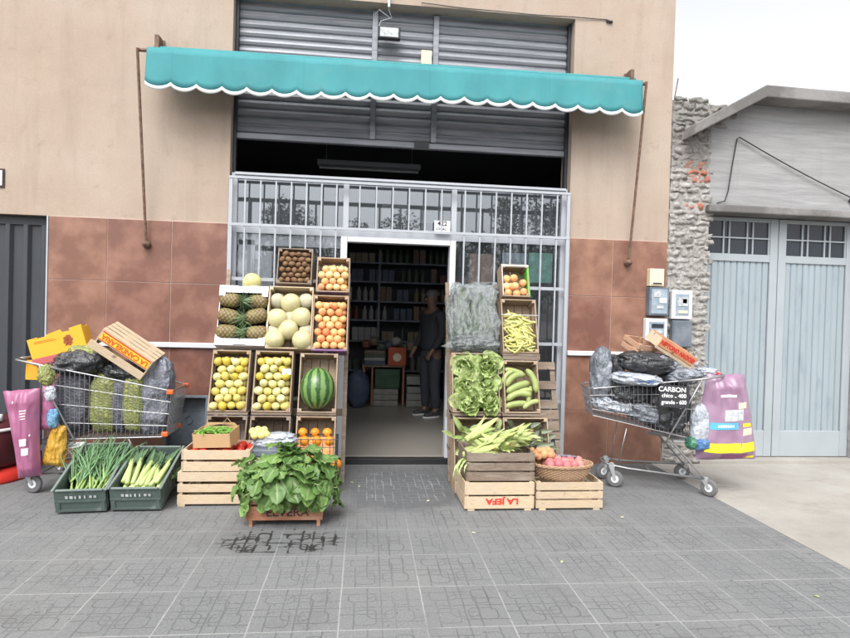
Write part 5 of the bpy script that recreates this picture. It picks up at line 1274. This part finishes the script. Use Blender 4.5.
q = MB(); q.box(-.192, .192, -.002, .282, .0, .0495); q.build('pink_edge', 'pinkcard', yb, bevel=.002)
q = MB(); q.box(.0, .07, -.0035, -.0022, .008, .045); q.build('printed_mark', 'ink_dark', yb)
q = MB()
for i in range(26): a = i*2.4; r_ = .006*math.sqrt(i); q.lathe([(.0085, .0004), (.0085, .0016)], 10, Matrix.Translation((.075+r_*cos(a), 0, .135+r_*math.sin(a)*1.3)) @ Matrix.Rotation(pi/2, 4, 'X'))
q.tube([(.05, -.001, .10), (.065, -.001, .125)], .005, 6); q.build('printed_fruit', mat('brown_print', (.35, .10, .04), .8, .1), yb)
q = MB(); q.box(-.15, -.02, -.0014, -.0004, .168, .172); q.box(-.15, .0, -.0014, -.0004, .158, .161); q.build('printed_line', 'ink_orange', yb)
# LA CANDELARIA crate, upside down and tilted
lc = thing('lettered_crate', 'upturned wooden crate with orange LA CANDELARIA board tilted on the trolley', 'crate', (-2.015, -.82, 1.10), (0, 0, 0))
lc.rotation_euler = (Matrix.Rotation(radians(36), 3, 'Y') @ Matrix.Rotation(radians(9), 3, 'X') @ Matrix.Rotation(.10, 3, 'Z')).to_euler()
# local: x along length, front face y=0, z up (bottom of the crate upwards)
Lc, Wc, Hc = .43, .27, .165
for nm, z0, z1, th in (('side_panel', .075, Hc, .008), ('side_panel', -.015, .045, .012)):
    q = MB(); q.box(-.03 if z0 < 0 else 0, Lc, -.001 if z0 < 0 else 0, th, z0, z1); o = q.build(nm, 'wood', lc, bevel=.0015)
    if z0 > 0:
        q = MB(); q.box(.012, Lc-.012, -.0012, -.0003, z0+.008, z1-.008); q.build('printed_panel', 'ink_yellow', lc)
        q = MB(); q.box(.012, Lc-.012, -.0024, -.0014, z1-.018, z1-.008); q.box(.012, Lc-.012, -.0024, -.0014, z0+.008, z0+.014); q.build('printed_border', 'ink_red', lc)
        txt('LA CANDELARIA', .056, 'ink_orange', lc, (Lc/2, -.0028, (z0+z1)/2-.002), rot=(pi/2, pi, 0), sx=.92, bold=.0015)
q = MB(); q.box(0, Lc, Wc-.008, Wc, .0, Hc); q.build('side_panel', 'wood', lc)
for x in (0, Lc-.01): q = MB(); q.box(x, x+.01, .0085, Wc-.0085, 0, Hc-.002); q.build('end_panel', 'wood', lc)
q = MB(); n = 4
for i in range(n): q.box(-.002, Lc+.002, .001+i*Wc/n, .001+(i+1)*Wc/n-.018, Hc+.0005, Hc+.006)
q.box(.14, .19, .0, Wc, Hc-.006, Hc); q.box(.32, .37, .0, Wc, Hc-.006, Hc)
q.build('bottom', 'wood', lc)

# hanging bags, plastic drum, grey crate
def sackpt(u, v, w, h, t, top, seed, side):
    # u -1..1 across, v 0..1 up
    ww = w*(1-(1-top)*v**1.6)*(1+.03*noise.noise(V((v*4, seed, side*.1))))
    edge = (1-abs(u)**3.2)*min(1, (v*9)**.6)*min(1, ((1-v)*7)**.6)
    fold = .10*noise.noise(V((u*2.2+seed, v*3, 1)))+.06*(1-2*abs(noise.noise(V((u*3+v*2.2, v*3.5-u*1.5, seed)))))+.05*sin((u*9+seed)+3*noise.noise(V((u, v*2, seed))))*v**2
    return V((u*ww*.5, side*t*(edge*(1+fold*2.2)+.02), v*h+.012*noise.noise(V((u*3, seed, 2)))*(1 if v > .8 else .2)))
def flatsack(name, m, parent, w, h, t, top, seed, loc=(0, 0, 0), rot=(0, 0, 0)):
    q = MB()
    for side in (-1, 1): q.grid(lambda a, b: sackpt(a*2-1, b, w, h, t, top, seed, side), 36, 50)
    return q.build(name, m, parent, smooth=True, loc=loc, rot=rot)
def patch(name, m, parent, W, u0, u1, v0, v1, sl=0, off=.0025):
    w, h, t, top, seed = W; q = MB()
    q.grid(lambda a, b: sackpt(u0+(u1-u0)*a+sl*b, v0+(v1-v0)*b+sl*a*.1, w, h, t, top, seed, -1)-V((0, off, 0)), 16, 8); o = q.build(name, m, parent, smooth=True); return o

pg = thing('hanging_bag', 'magenta pink paper bag hanging from the trolley handle beside the grey gate', 'bag', (-2.385, -.90, .135), (0, -.105, .1))
W1 = (.155, .645, .065, 1.55, 3.0)
flatsack('paper_bag', 'bag_pink', pg, *W1)
patch('paper_label', 'paper', pg, W1, -.25, .30, .375, .455, .04); patch('paper_label', 'paper', pg, W1, -.18, .38, .27, .35, .04)
for k in range(4): patch('white_print', 'ink_white', pg, W1, -.05+.02*k, .42-.03*k, .765-.03*k, .775-.03*k, .02)
patch('white_print', 'ink_white', pg, W1, -.45, -.35, .86, .885, .02); patch('white_print', 'ink_white', pg, W1, .48, .58, .48, .50, .02)
tg = thing('hanging_bag', 'small pink bag with white top beside the big magenta bag', 'bag', (-2.30, -.84, .47)); flatsack('bag', 'bag_pink', tg, .11, .34, .03, .8, 7.0)
bag('white_rag', 'white plastic piece tucked at the trolley strut', 'bag', (-2.275, -.865, .745), (.035, .02, .055), 'bag_white', 16, amp=.3)
bag('cyan_bag', 'small blue bag knotted on the trolley side above the yellow bag', 'bag', (-2.25, -.87, .56), (.035, .025, .07), 'bag_cyan', 17, amp=.3)
tg = thing('yellow_bag', 'yellow bag hanging low behind the magenta bag', 'bag', (-2.26, -.84, .20), (0, .15, .1)); flatsack('bag', 'bag_yellow', tg, .16, .31, .035, .6, 9.0)
q = MB(); q.box(-.075, .075, -.003, .003, -.075, .075); tag(q.build('yellow_card', 'yellowcard', None, loc=(-2.455, -.70, .90), rot=(0, .02, .15)), 'yellow cardboard sheet hanging behind the trolley handle', 'card')
bag('netting', 'bundle of yellow netting tied to the trolley corner', 'netting', (-2.315, -.85, .88), (.05, .03, .075), 'net_green', 19, amp=.35)
dr = thing('advertising_drum', 'maroon plastic drum with white cap on a round red base', 'drum', (-2.98, -.42, 0))
q = MB(); q.lathe([(.0, 0), (.33, 0), (.335, .02), (.31, .07), (.26, .10), (0, .10)], 40); q.build('base', 'redp', dr, smooth=True)
q = MB(); q.lathe([(.24, .101), (.275, .13), (.285, .35), (.27, .42), (.20, .475), (.10, .49), (0, .49)], 40); o = q.build('body', 'maroon', dr, smooth=True)
q = MB(); q.lathe([(.288, .40), (.292, .41), (.288, .42)], 40); q.build('white_band', 'ink_white', dr)
for a in (-1.0, -.62): q = MB(); q.lathe([(0, 0), (.028, 0), (.03, .05), (.0, .055)], 16, Matrix.Translation((.20*cos(a), .20*math.sin(a), .475))); q.build('cap', 'paper', dr, smooth=True)
q = MB()
for k, (r_, off) in enumerate(((.062, .0), (.045, .003))):
    pts = []; 
q.prism([(.0+.055*math.sin(a)*(1-.0), .0+.055*cos(a)+(-.035 if cos(a) < -.8 else 0)) for a in [2*pi*i/20 for i in range(20)]], -.004, 0); q.build('drop_logo', 'ink_white', dr, loc=(.178, -.236, .19), rot=(0, 0, .64))
q = MB(); q.prism([(.036*math.sin(a), .036*cos(a)) for a in [2*pi*i/18 for i in range(18)]], -.004, 0); q.build('drop_logo', 'label_blue', dr, loc=(.181, -.241, .185), rot=(0, 0, .64))

sl = thing('slate_crate', 'slate blue plastic crate standing on end against the tiled wall', 'crate', (-1.475, -.30, .03), (-.16, 0, 0))
q = MB(); w, h, d = .33, .62, .14
q.box(-w/2, w/2, .1, .108, 0, h); q.box(-w/2, -w/2+.01, 0, .0995, 0, h); q.box(w/2-.01, w/2, 0, .0995, 0, h); q.box(-w/2+.0105, w/2-.0105, 0, .0995, 0, .01); q.box(-w/2+.0105, w/2-.0105, 0, .0995, h-.01, h); q.build('body', 'slate_p', sl)
q = MB(); q.box(-w/2-.01, w/2+.01, -.012, -.0005, h-.02, h+.004); q.box(-w/2-.01, -w/2+.012, -.011, -.0005, 0, h-.0205); q.box(w/2-.012, w/2+.01, -.011, -.0005, 0, h-.0205); q.build('rim', 'slate_p', sl, bevel=.003)
q = MB(); q.box(-.09, .09, .094, .0995, h-.13, h-.10); q.tube([(-.04, .097, h-.2), (.0, .097, h-.17), (.03, .097, h-.22), (-.01, .097, h-.25)], .006, 5); q.build('moulded_mark', 'slate_p', sl)
bag('dark_sack', 'dark grey sack slumped on the ground behind the trolley nose', 'sack', (-1.46, -.50, .14), (.15, .14, .14), 'bag_black', 23, sq=2.6, amp=.15)
put(P_nect, (-1.30, -.90, .034), rrot(), 'red fruit fallen on the pavement beside the leek crate', 'fruit', None, .9)

# bags in the second trolley
bag('tall_bag', 'tall grey plastic bag standing at the nose of the charcoal trolley', 'bag', (2.035, -.70, .93), (.075, .10, .24), 'bag_grey', 24, sq=3, amp=.2, rot=(0, .04, 0))
bag('tall_bag', 'dark half of the tall bags leaning at the trolley nose', 'bag', (2.135, -.74, .90), (.055, .10, .21), 'bag_black', 25, sq=3, amp=.2)
bag('big_bag', 'big dark grey bag lying topmost on the charcoal trolley', 'bag', (2.37, -.80, 1.055), (.235, .17, .095), 'bag_black', 26, sq=2.2, amp=.2, rot=(0, .06, -.1), nu=50, nv=70)
bag('clear_bag', 'clear whitish bag end lying on the dark grey bag', 'bag', (2.50, -.84, 1.06), (.12, .10, .06), 'bag_grey', 27, sq=2.4, amp=.25, rot=(0, .3, 0))
wl = thing('white_bag', 'white printed bag with blue lettering under the topmost dark bag', 'bag', (2.26, -.86, .925), (0, .06, -.18))
blob('bag', .19, .12, .055, 'bag_white', 28, .2, 2.6, parent=wl)
q = MB(); 
for i in range(8): q.box(-.01+.016*i, .002+.016*i, -.001, .001, 0, .022)
q.build('blue_print', 'bag_blue', wl, loc=(.0, -.126, -.012))
bag('charcoal_bag', 'black charcoal bag filling the basket at its middle', 'bag', (2.27, -.71, .80), (.20, .14, .11), 'bag_black', 29, sq=3, amp=.2)
bag('charcoal_bag', 'black charcoal bag behind the hand lettered price board', 'bag', (2.58, -.77, .70), (.17, .18, .22), 'bag_black', 30, sq=3, amp=.18)
bag('clear_bag', 'pale clear bag lying at the bottom of the basket nose', 'bag', (2.14, -.69, .695), (.17, .135, .075), 'bag_white', 31, sq=3, amp=.22, rot=(0, .1, -.15))
bag('clear_bag', 'pale crumpled bag at the bottom of the basket under the price board', 'bag', (2.42, -.745, .63), (.17, .155, .085), 'bag_grey', 32, sq=3, amp=.22, rot=(0, .2, -.15))
bag('blue_grey_bag', 'pale blue grey bag bulging over the rim near the red handle', 'bag', (2.66, -.82, .95), (.14, .15, .07), 'bag_grey', 33, sq=2.5, amp=.22)
ps = thing('price_board', 'black hand lettered board reading CARBON with two prices on the trolley', 'sign', (2.50, -1.05, .808), (-.02, .02, -.22))
ps.scale = (.90, .85, .88)
q = MB(); q.prism([(-.125, -.085), (-.115, -.1), (.115, -.1), (.125, -.085), (.125, .09), (.115, .1), (-.115, .1), (-.125, .09)], -.004, .004); q.build('board', 'slateboard', ps)
txt('CARBON', .060, 'ink_white', ps, (-.022, -.0055, .060), rot=(pi/2, .0, 0), bold=.0009, sx=.95)
txt('chico .. 400', .050, 'ink_white', ps, (-.005, -.0055, .005), rot=(pi/2, -.02, 0), bold=.0008, sx=.9); txt('grande - 600', .050, 'ink_white', ps, (-.003, -.0055, -.054), rot=(pi/2, -.03, 0), bold=.0008, sx=.84)
# red lettered crate
rc = thing('lettered_crate', 'upturned orange red crate with red lettering tilted on the charcoal trolley', 'crate', (2.40, -.93, 1.195))
rc.scale = (.84, .84, .9)
rc.rotation_euler = (Matrix.Rotation(radians(30), 3, 'Y') @ Matrix.Rotation(radians(16), 3, 'X') @ Matrix.Rotation(.12, 3, 'Z')).to_euler()
M['wood_pinky'] = wood('pinkish_crate_wood', (.52, .33, .22), (.38, .20, .13), (.46, .30, .22))
M['wood_or'] = wood('orange_tinted_wood', (.58, .27, .15), (.42, .17, .09), (.62, .36, .22))
Lc, Wc, Hc = .44, .26, .10
q = MB(); q.box(0, Lc, 0, .008, .018, Hc); q.build('side_panel', 'wood_or', rc, bevel=.0015)
q = MB(); q.box(-.01, Lc+.01, -.002, .012, -.012, .012); q.build('edge_strip', 'wood', rc)
q = MB(); q.box(0, Lc, Wc-.008, Wc, 0, Hc); q.build('side_panel', 'wood_or', rc)
for x in (0, Lc-.01): q = MB(); q.box(x, x+.01, .0085, Wc-.0085, 0, Hc-.001); q.build('end_panel', 'wood', rc)
q = MB()
for i in range(4): q.box(-.002, Lc+.002, .001+i*Wc/4, .001+(i+1)*Wc/4-.02, Hc+.0005, Hc+.006)
q.build('bottom', 'wood_or', rc)
txt('NIPTONO NADOIR', .054, 'ink_red', rc, (Lc/2, -.0012, .060), rot=(pi/2, 0, 0), sx=.9, bold=.003)
sc2 = crate('small_crate', 'small pale orange crate lying behind the red lettered crate', .19, .22, .10, M['wood_pinky'], slats=2, loc=(2.385, -.84, 1.195), rot=(.35, .10, .25), endslats=2, gap=.35)
# mauve sack on the handle
pb = thing('hanging_bag', 'big mauve sack with yellow stripe hanging on the trolley by the blue gate', 'bag', (3.005, -.97, .285), (0, -.035, -.06))
W2 = (.50, .70, .085, .62, 5.0)
flatsack('sack', 'bag_purple', pb, *W2)
patch('yellow_stripe', 'label_yellow', pb, W2, -.82, .92, .105, .215, 0); patch('blue_label', 'label_blue', pb, W2, -.72, .25, .375, .455, 0); patch('pale_print', 'label_grey', pb, W2, -.28, .45, .47, .60, .05)
patch('pale_print', 'cream', pb, W2, .38, .82, .30, .38, .05); patch('pale_print', 'cream', pb, W2, .28, .66, .61, .68, .05); patch('white_print', 'ink_white', pb, W2, -.45, .25, .745, .775, 0); patch('yellow_print', 'label_yellow', pb, W2, .42, .8, .40, .44, 0)
patch('yellow_print', 'label_yellow', pb, W2, .5, .9, .02, .05, 0); patch('purple_band', 'ink_purple', pb, W2, -.3, .6, .02, .085, 0)
for i in range(7): patch('white_print', 'ink_white', pb, W2, -.5+.085*i, -.44+.085*i, .40, .43, 0, .005)
wbb = thing('hanging_bag', 'white bag with blue and green bottom hanging behind the mauve sack', 'bag', (2.77, -.97, .56))
blob('bag', .07, .05, .17, 'bag_white', 43, .15, 3, parent=wbb); blob('blue_bottom', .075, .055, .055, 'bag_blue', 44, .2, 2.6, parent=wbb, loc=(.01, -.005, -.145)); blob('green_bottom', .04, .05, .05, 'bag_green', 45, .2, 2.6, parent=wbb, loc=(-.07, -.01, -.14))
bag('wrapping', 'crumpled clear wrapping tied at the red trolley handle', 'wrapping', (2.88, -.86, .99), (.08, .05, .035), 'bag_white', 46, amp=.45)

# ------------------------------------------------------------------ inside the shop
rr = random.Random(31)
sv = thing('wall_shelving', 'dim grey shelving along the back of the shop full of goods', 'shelving', (.35, 3.55, .05))
for x in (-1.25, -.1, .95, 1.6): q = MB(); q.box(x, x+.03, -.01, .22, 0, 2.3); q.build('upright', 'slate_p', sv)
for z in (.45, .90, 1.22, 1.51, 1.81, 2.10): q = MB(); q.box(-1.25, 1.63, -.02, .24, z-.012, z+.012); q.build('shelf', 'slate_p', sv)
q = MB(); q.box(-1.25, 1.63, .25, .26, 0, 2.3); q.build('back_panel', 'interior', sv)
cols = [(.17, .05, .04), (.20, .17, .11), (.06, .09, .06), (.06, .08, .12), (.28, .27, .26), (.15, .10, .07)]  # goods colours darkened, putting the shop's dim light into them
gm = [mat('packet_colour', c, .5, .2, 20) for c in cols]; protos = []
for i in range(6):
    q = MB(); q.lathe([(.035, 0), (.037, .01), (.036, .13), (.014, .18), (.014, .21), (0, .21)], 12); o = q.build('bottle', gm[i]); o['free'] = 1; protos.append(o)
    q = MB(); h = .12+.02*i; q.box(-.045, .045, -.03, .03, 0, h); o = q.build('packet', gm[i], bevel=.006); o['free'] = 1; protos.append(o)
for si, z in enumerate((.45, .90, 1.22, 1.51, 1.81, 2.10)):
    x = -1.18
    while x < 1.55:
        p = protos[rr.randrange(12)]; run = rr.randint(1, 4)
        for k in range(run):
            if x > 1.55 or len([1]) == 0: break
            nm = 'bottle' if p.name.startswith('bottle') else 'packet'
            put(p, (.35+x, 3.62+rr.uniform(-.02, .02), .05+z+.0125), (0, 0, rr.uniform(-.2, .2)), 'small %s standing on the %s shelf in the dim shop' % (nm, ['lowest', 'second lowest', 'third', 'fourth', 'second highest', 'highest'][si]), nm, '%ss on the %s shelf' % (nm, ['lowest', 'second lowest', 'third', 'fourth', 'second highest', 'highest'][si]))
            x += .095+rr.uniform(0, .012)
        x += rr.uniform(0, .08)
for o in list(bpy.data.objects):
    if o.get('free'): bpy.data.objects.remove(o)
def inbox_(name, lab, cat, x0, x1, y0, y1, z0, z1, m, rz=0):
    q = MB(); cx, cy = (x0+x1)/2, (y0+y1)/2; q.box(x0-cx, x1-cx, y0-cy, y1-cy, 0, z1-z0); return tag(q.build(name, m, None, bevel=.008, loc=(cx, cy, z0), rot=(0, 0, rz)), lab, cat)
ct = thing('low_cabinet', 'low brown cabinet inside the shop under the orange box', 'cabinet', (.38, 3.0, .05))
for x in (-.33, -.21, .24): q = MB(); q.box(x, x+.025, 0, .3, 0, .56); q.build('panel', 'wood_red', ct)
q = MB(); q.box(-.34, .27, -.01, .31, .561, .585); q.build('top', 'wood_mid', ct)
inbox_('green_sack', 'green and white printed sack in the low cabinet', 'sack', .22, .58, 2.98, 3.25, .30, .58, mat('green_sack', (.035, .08, .045), .6, .4, 9))
for i, z in enumerate((.052, .135, .215)): inbox_('flour_packs', ['lowest', 'middle', 'topmost'][i]+' layer of pale packs below the green sack', 'pack', .20, .56, 2.97, 3.25, z, z+.078, mat('pale_pack', (.22, .21, .19), .6, .3, 12))
for i, z in enumerate((.052, .15, .25, .37)): inbox_('rice_sack', ['lowest', 'second lowest', 'second highest', 'topmost'][i]+' white sack stacked beside the low cabinet near the person', 'sack', .68, 1.05, 2.90, 3.2, z, z+(.09 if i < 3 else .12), mat('white_sack', (.26, .255, .24), .6, .25, 9), rr.uniform(-.06, .06))
ob = inbox_('orange_box', 'orange red box with a pale round emblem on the cabinet', 'box', .40, .66, 2.95, 3.2, .637, .90, mat('orange_box', (.40, .075, .025), .5, .12, 8))
q = MB(); q.lathe([(.035, 0), (.06, 0), (.06, .003), (.035, .003)], 24, Matrix.Translation((0, -.127, .12)) @ Matrix.Rotation(pi/2, 4, 'X')); q.build('emblem', 'cream', ob)
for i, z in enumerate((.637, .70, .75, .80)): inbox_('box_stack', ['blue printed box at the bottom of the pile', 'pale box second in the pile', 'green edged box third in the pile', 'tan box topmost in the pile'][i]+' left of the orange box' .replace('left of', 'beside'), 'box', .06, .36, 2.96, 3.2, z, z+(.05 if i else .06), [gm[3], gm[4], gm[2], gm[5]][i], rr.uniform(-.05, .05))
bag('blue_sack', 'dark blue sack slumped on the shop floor behind the door frame', 'sack', (-.02, 2.85, .30), (.15, .14, .26), mat('blue_sack', (.05, .07, .12), .6, .3, 9), 51, sq=2.6)
for i in range(7):
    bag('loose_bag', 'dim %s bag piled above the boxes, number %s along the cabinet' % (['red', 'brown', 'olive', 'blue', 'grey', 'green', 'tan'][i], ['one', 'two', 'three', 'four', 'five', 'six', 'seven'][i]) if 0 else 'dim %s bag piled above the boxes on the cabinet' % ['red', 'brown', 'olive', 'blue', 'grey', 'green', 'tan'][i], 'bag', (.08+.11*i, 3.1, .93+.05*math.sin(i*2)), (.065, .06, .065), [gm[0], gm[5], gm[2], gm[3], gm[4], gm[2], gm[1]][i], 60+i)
tl = thing('tube_lamp', 'unlit fluorescent tube fitting under the shop ceiling', 'lamp', (.05, 1.5, 3.08))
q = MB(); q.box(-.6, .6, -.06, .06, .03, .08); q.build('housing', 'alu', tl); q = MB(); q.tube([(-.58, 0, .0), (.58, 0, .0)], .014, 10); q.build('tube', 'trim', tl)
for x in (-.5, .5): q = MB(); q.tube([(x, 0, .08), (x, 0, .27)], .004, 5); q.build('hanger', 'zinc', tl)

# the person in the doorway depth
M['skin'] = mat('skin', (.20, .12, .085), .5, .08); M['jacket'] = mat('dark_jacket', (.035, .037, .045), .85, .2); M['jeans'] = mat('dark_jeans', (.05, .055, .07), .85, .2)
M['shoe'] = mat('black_white_shoe', (.06, .06, .065), .6, .2); M['hair'] = mat('dark_hair', (.015, .012, .01), .6, .2); M['cap'] = mat('grey_cap', (.12, .125, .13), .7, .1)
def skinmesh(name, pts, edges, rad, m, parent, sub=2, root=0):
    me = bpy.data.meshes.new(name); me.from_pydata(pts, edges, []); o = bpy.data.objects.new(name, me); COL.objects.link(o)
    sk = o.modifiers.new('skin', 'SKIN'); sk.use_smooth_shade = True
    for i, r in enumerate(rad):
        v = me.skin_vertices[0].data[i]; v.radius = r if isinstance(r, tuple) else (r, r); v.use_root = (i == root)
    ss = o.modifiers.new('sub', 'SUBSURF'); ss.levels = sub; ss.render_levels = sub
    bpy.context.view_layer.update(); dg = bpy.context.evaluated_depsgraph_get()
    nm = bpy.data.meshes.new_from_object(o.evaluated_get(dg)); bpy.data.objects.remove(o)
    nm.materials.clear(); nm.materials.append(M[m]); o = bpy.data.objects.new(name, nm); COL.objects.link(o); o.parent = parent
    return o
pe = thing('person', 'person in dark jacket and jeans standing inside the dim shop', 'person', (.93, 2.22, .05), (0, 0, radians(-62)))
# body faces local -Y
J = [(0, 0, .88), (0, 0, 1.02), (0, .01, 1.20), (0, .01, 1.36), (0, .0, 1.43), (0, -.01, 1.49), (0, -.015, 1.56), (0, -.005, 1.63)]
Rr = [(.135, .10), (.13, .095), (.15, .105), (.12, .085), (.05, .05), (.062, .072), (.076, .09), (.055, .065)]
E_ = [(i, i+1) for i in range(7)]
def addc(pts, rs, frm):
    a = frm
    for p, r in zip(pts, rs): J.append(p); Rr.append(r); E_.append((a, len(J)-1)); a = len(J)-1
    return a
for s in (-1, 1):
    addc([(s*.09, 0, .83), (s*.10, -.01, .62), (s*.105, -.015, .46), (s*.11, .01, .26), (s*.115, .02, .09), (s*.12, -.04, .045), (s*.125, -.12, .03)], [.095, .078, .060, .052, .040, .038, .030], 0)
    e = addc([(s*.17, .01, 1.34), (s*.205, .02, 1.20), (s*.225, .0, 1.06), (s*.215, -.09, .93), (s*.205, -.13, .865), (s*.20, -.155, .835)], [.055, .047, .038, .032, .026, .030], 3)
    for k in range(4): addc([(s*(.225-.017*k), -.175-.004*k, .805), (s*(.222-.017*k), -.185, .775+.004*abs(k-1)), (s*(.218-.016*k), -.178, .752+.005*abs(k-1))], [.0095, .0085, .007], e)
    addc([(s*.175, -.165, .825), (s*.165, -.185, .80)], [.011, .009], e)
skinmesh('body', J, E_, Rr, 'skin', pe)
skinmesh('jacket', [(0, 0, .80), (0, 0, 1.0), (0, .012, 1.2), (0, .012, 1.35), (0, 0, 1.415)]+[p for s in (-1, 1) for p in ((s*.17, .01, 1.345), (s*.21, .02, 1.20), (s*.23, 0, 1.06), (s*.218, -.085, .935), (s*.21, -.115, .885))],
         [(0, 1), (1, 2), (2, 3), (3, 4), (3, 5), (5, 6), (6, 7), (7, 8), (8, 9), (3, 10), (10, 11), (11, 12), (12, 13), (13, 14)],
         [(.19, .15), (.18, .145), (.18, .135), (.145, .105), (.075, .075)]+[.072, .064, .055, .046, .040]*2, 'jacket', pe)
skinmesh('jeans', [(0, 0, .97), (0, 0, .88)]+[p for s in (-1, 1) for p in ((s*.09, 0, .81), (s*.10, -.01, .62), (s*.105, -.012, .46), (s*.112, .008, .26), (s*.115, .015, .10))],
         [(0, 1), (1, 2), (2, 3), (3, 4), (4, 5), (5, 6), (1, 7), (7, 8), (8, 9), (9, 10), (10, 11)], [(.165, .13), (.165, .135)]+[.118, .09, .075, .067, .062]*2, 'jeans', pe)
for s in (-1, 1):
    sh_ = skinmesh('shoe', [(s*.118, .055, .045), (s*.12, -.04, .045), (s*.126, -.13, .035), (s*.128, -.17, .03)], [(0, 1), (1, 2), (2, 3)], [(.045, .045), (.047, .045), (.045, .034), (.036, .028)], 'shoe', pe)
    q = MB(); q.lathe([(0, 0), (.05, 0), (.052, .018), (0, .018)], 20, Matrix.Translation((s*.123, -.055, .002)), .95, 2.5); q.build('sole', 'ink_white', sh_)
q = MB(); q.grid(lambda u, v: (.083*sin(pi*u*.5)*cos(2*pi*v), .005+.105*sin(pi*u*.5)*sin(2*pi*v), 1.585+.085*cos(pi*u*.5)), 8, 24, wrap=True); q.lathe([(0, 1.598), (.055, 1.596), (.055, 1.591), (0, 1.589)], 20, Matrix.Translation((0, -.11, 0)), 1.0, 1.0); q.build('cap', 'cap', pe, smooth=True)
q = MB(); q.grid(lambda u, v: (.085*sin(pi*(.5+u*.3))*cos(pi*v), .015+.098*sin(pi*(.5+u*.3))*sin(pi*v), 1.59+.075*cos(pi*(.5+u*.3))), 6, 20); q.build('hair', 'hair', pe, smooth=True)
for s in (-1, 1):
    q = MB(); q.lathe([(max(0, .006*sin(pi*i/8)), -.006*cos(pi*i/8)) for i in range(9)], 12, Matrix.Translation((s*.030, -.098, 1.565))); q.build('eye', 'ink_dark', pe, smooth=True)
    q = MB(); q.lathe([(max(0, .02*sin(pi*i/8)), -.03*cos(pi*i/8)) for i in range(9)], 12, Matrix.Translation((s*.083, .0, 1.555)), .5, 1); q.build('ear', 'skin', pe, smooth=True)
q = MB(); q.grid(lambda u, v: ((u-.5)*.034*(1-v*.3), -.100-.022*sin(pi*u)*(1-v), 1.52+.045*v), 6, 5); q.build('nose', 'skin', pe, smooth=True)
q = MB(); q.tube([(-.025, -.088, 1.497), (0, -.097, 1.495), (.025, -.088, 1.497)], .004, 6); q.build('mouth', 'pinkcard', pe)

# ------------------------------------------------------------------ across the road (seen only in the glass)
pg_ = thing('steel_fence', 'tall dark steel post fence across the road', 'fence', (0, -17, 0))
for i in range(34): q = MB(); x = -13+i*.8; q.box(x-.035, x+.035, -.03, .03, 0, 5.35); q.build('post', 'darkmetal', pg_)
q = MB(); q.box(-13.1, 13.6, -.08, .08, 5.35, 5.48); q.build('beam', 'darkmetal', pg_)
M['treeleaf'] = mat('street_tree_foliage', (.06, .09, .035), .7, .3, 6, 0)
M['bark'] = mat('bark', (.10, .08, .06), .9, .2)
rr = random.Random(77)
for ti, (x, y, h) in enumerate(((-9.5, -19.5, 5.9), (-6.2, -18.8, 5.3), (-3.2, -19.4, 6.4), (.4, -18.7, 5.6), (4.0, -19.2, 5.0), (7.0, -18.9, 7.2), (10.2, -19.5, 7.6), (-13, -19, 6.5))):
    t = thing('street_tree', 'dark leafy street tree across the road, '+['second from one end', 'third in the row', 'taller one mid row', 'bushy one opposite the doorway', 'lowest of the row', 'tall one opposite the garage', 'tallest of the row', 'outermost beyond the corrugated gate'][ti], 'tree', (x, y, 0))
    q = MB(); q.tube([(0, 0, -.05), (.05, 0, 1), (0, .05, 2.0), (.1, 0, h*.62)], .14, 8, rs=[.18, .14, .11, .05])
    for k in range(5): a = k*1.3; q.tube([(0, 0, 1.6+k*.3), (cos(a)*.6, math.sin(a)*.6, 2.5+k*.35), (cos(a)*1.1, math.sin(a)*1.1, h*.6+k*.2)], .05, 6, rs=[.07, .045, .02])
    q.build('trunk', 'bark', t)
    q = MB()
    cl = [(rr.uniform(-1.4, 1.4), rr.uniform(-1, 1), rr.uniform(h*.3, h*.86), rr.uniform(.5, .95)) for _ in range(20)]
    for (cx, cy, cz, cr) in cl:
        for _ in range(230):
            d = V((rr.gauss(0, 1), rr.gauss(0, 1), rr.gauss(0, 1))).normalized()*cr*rr.random()**.45; p = V((cx, cy, cz))+d
            a = V((rr.gauss(0, 1), rr.gauss(0, 1), rr.gauss(0, 1))).normalized()*.085; c_ = a.orthogonal().normalized()*.04
            q.add([p-a, p+c_, p+a, p-c_], [(0, 1, 2, 3)])
    q.build('crown', 'treeleaf', t)
# a few specks of leaf litter on the pavement
rr = random.Random(5)
for i, (x, y) in enumerate(((.02, -.72), (.75, -1.75), (-.05, -.62), (1.9, -1.5), (1.2, -2.2), (-1.9, -2.4), (2.4, -2.7), (.55, -1.1))):
    q = MB(); leaf(q, (0, 0, .003), (1, .3, .05), (0, 0, 1), .03, .018, curl=.2, ruff=.001, seed=i, tone=rr.random(), stem=0, nx=4, nl=4)
    tag(q.build('fallen_leaf', 'cream' if i % 2 else 'lettuce', None, loc=(x, y, .002), rot=(0, 0, rr.uniform(0, 6))), 'tiny scrap of leaf dropped on the grey pavers', 'leaf', 'scraps of leaf on the pavement')
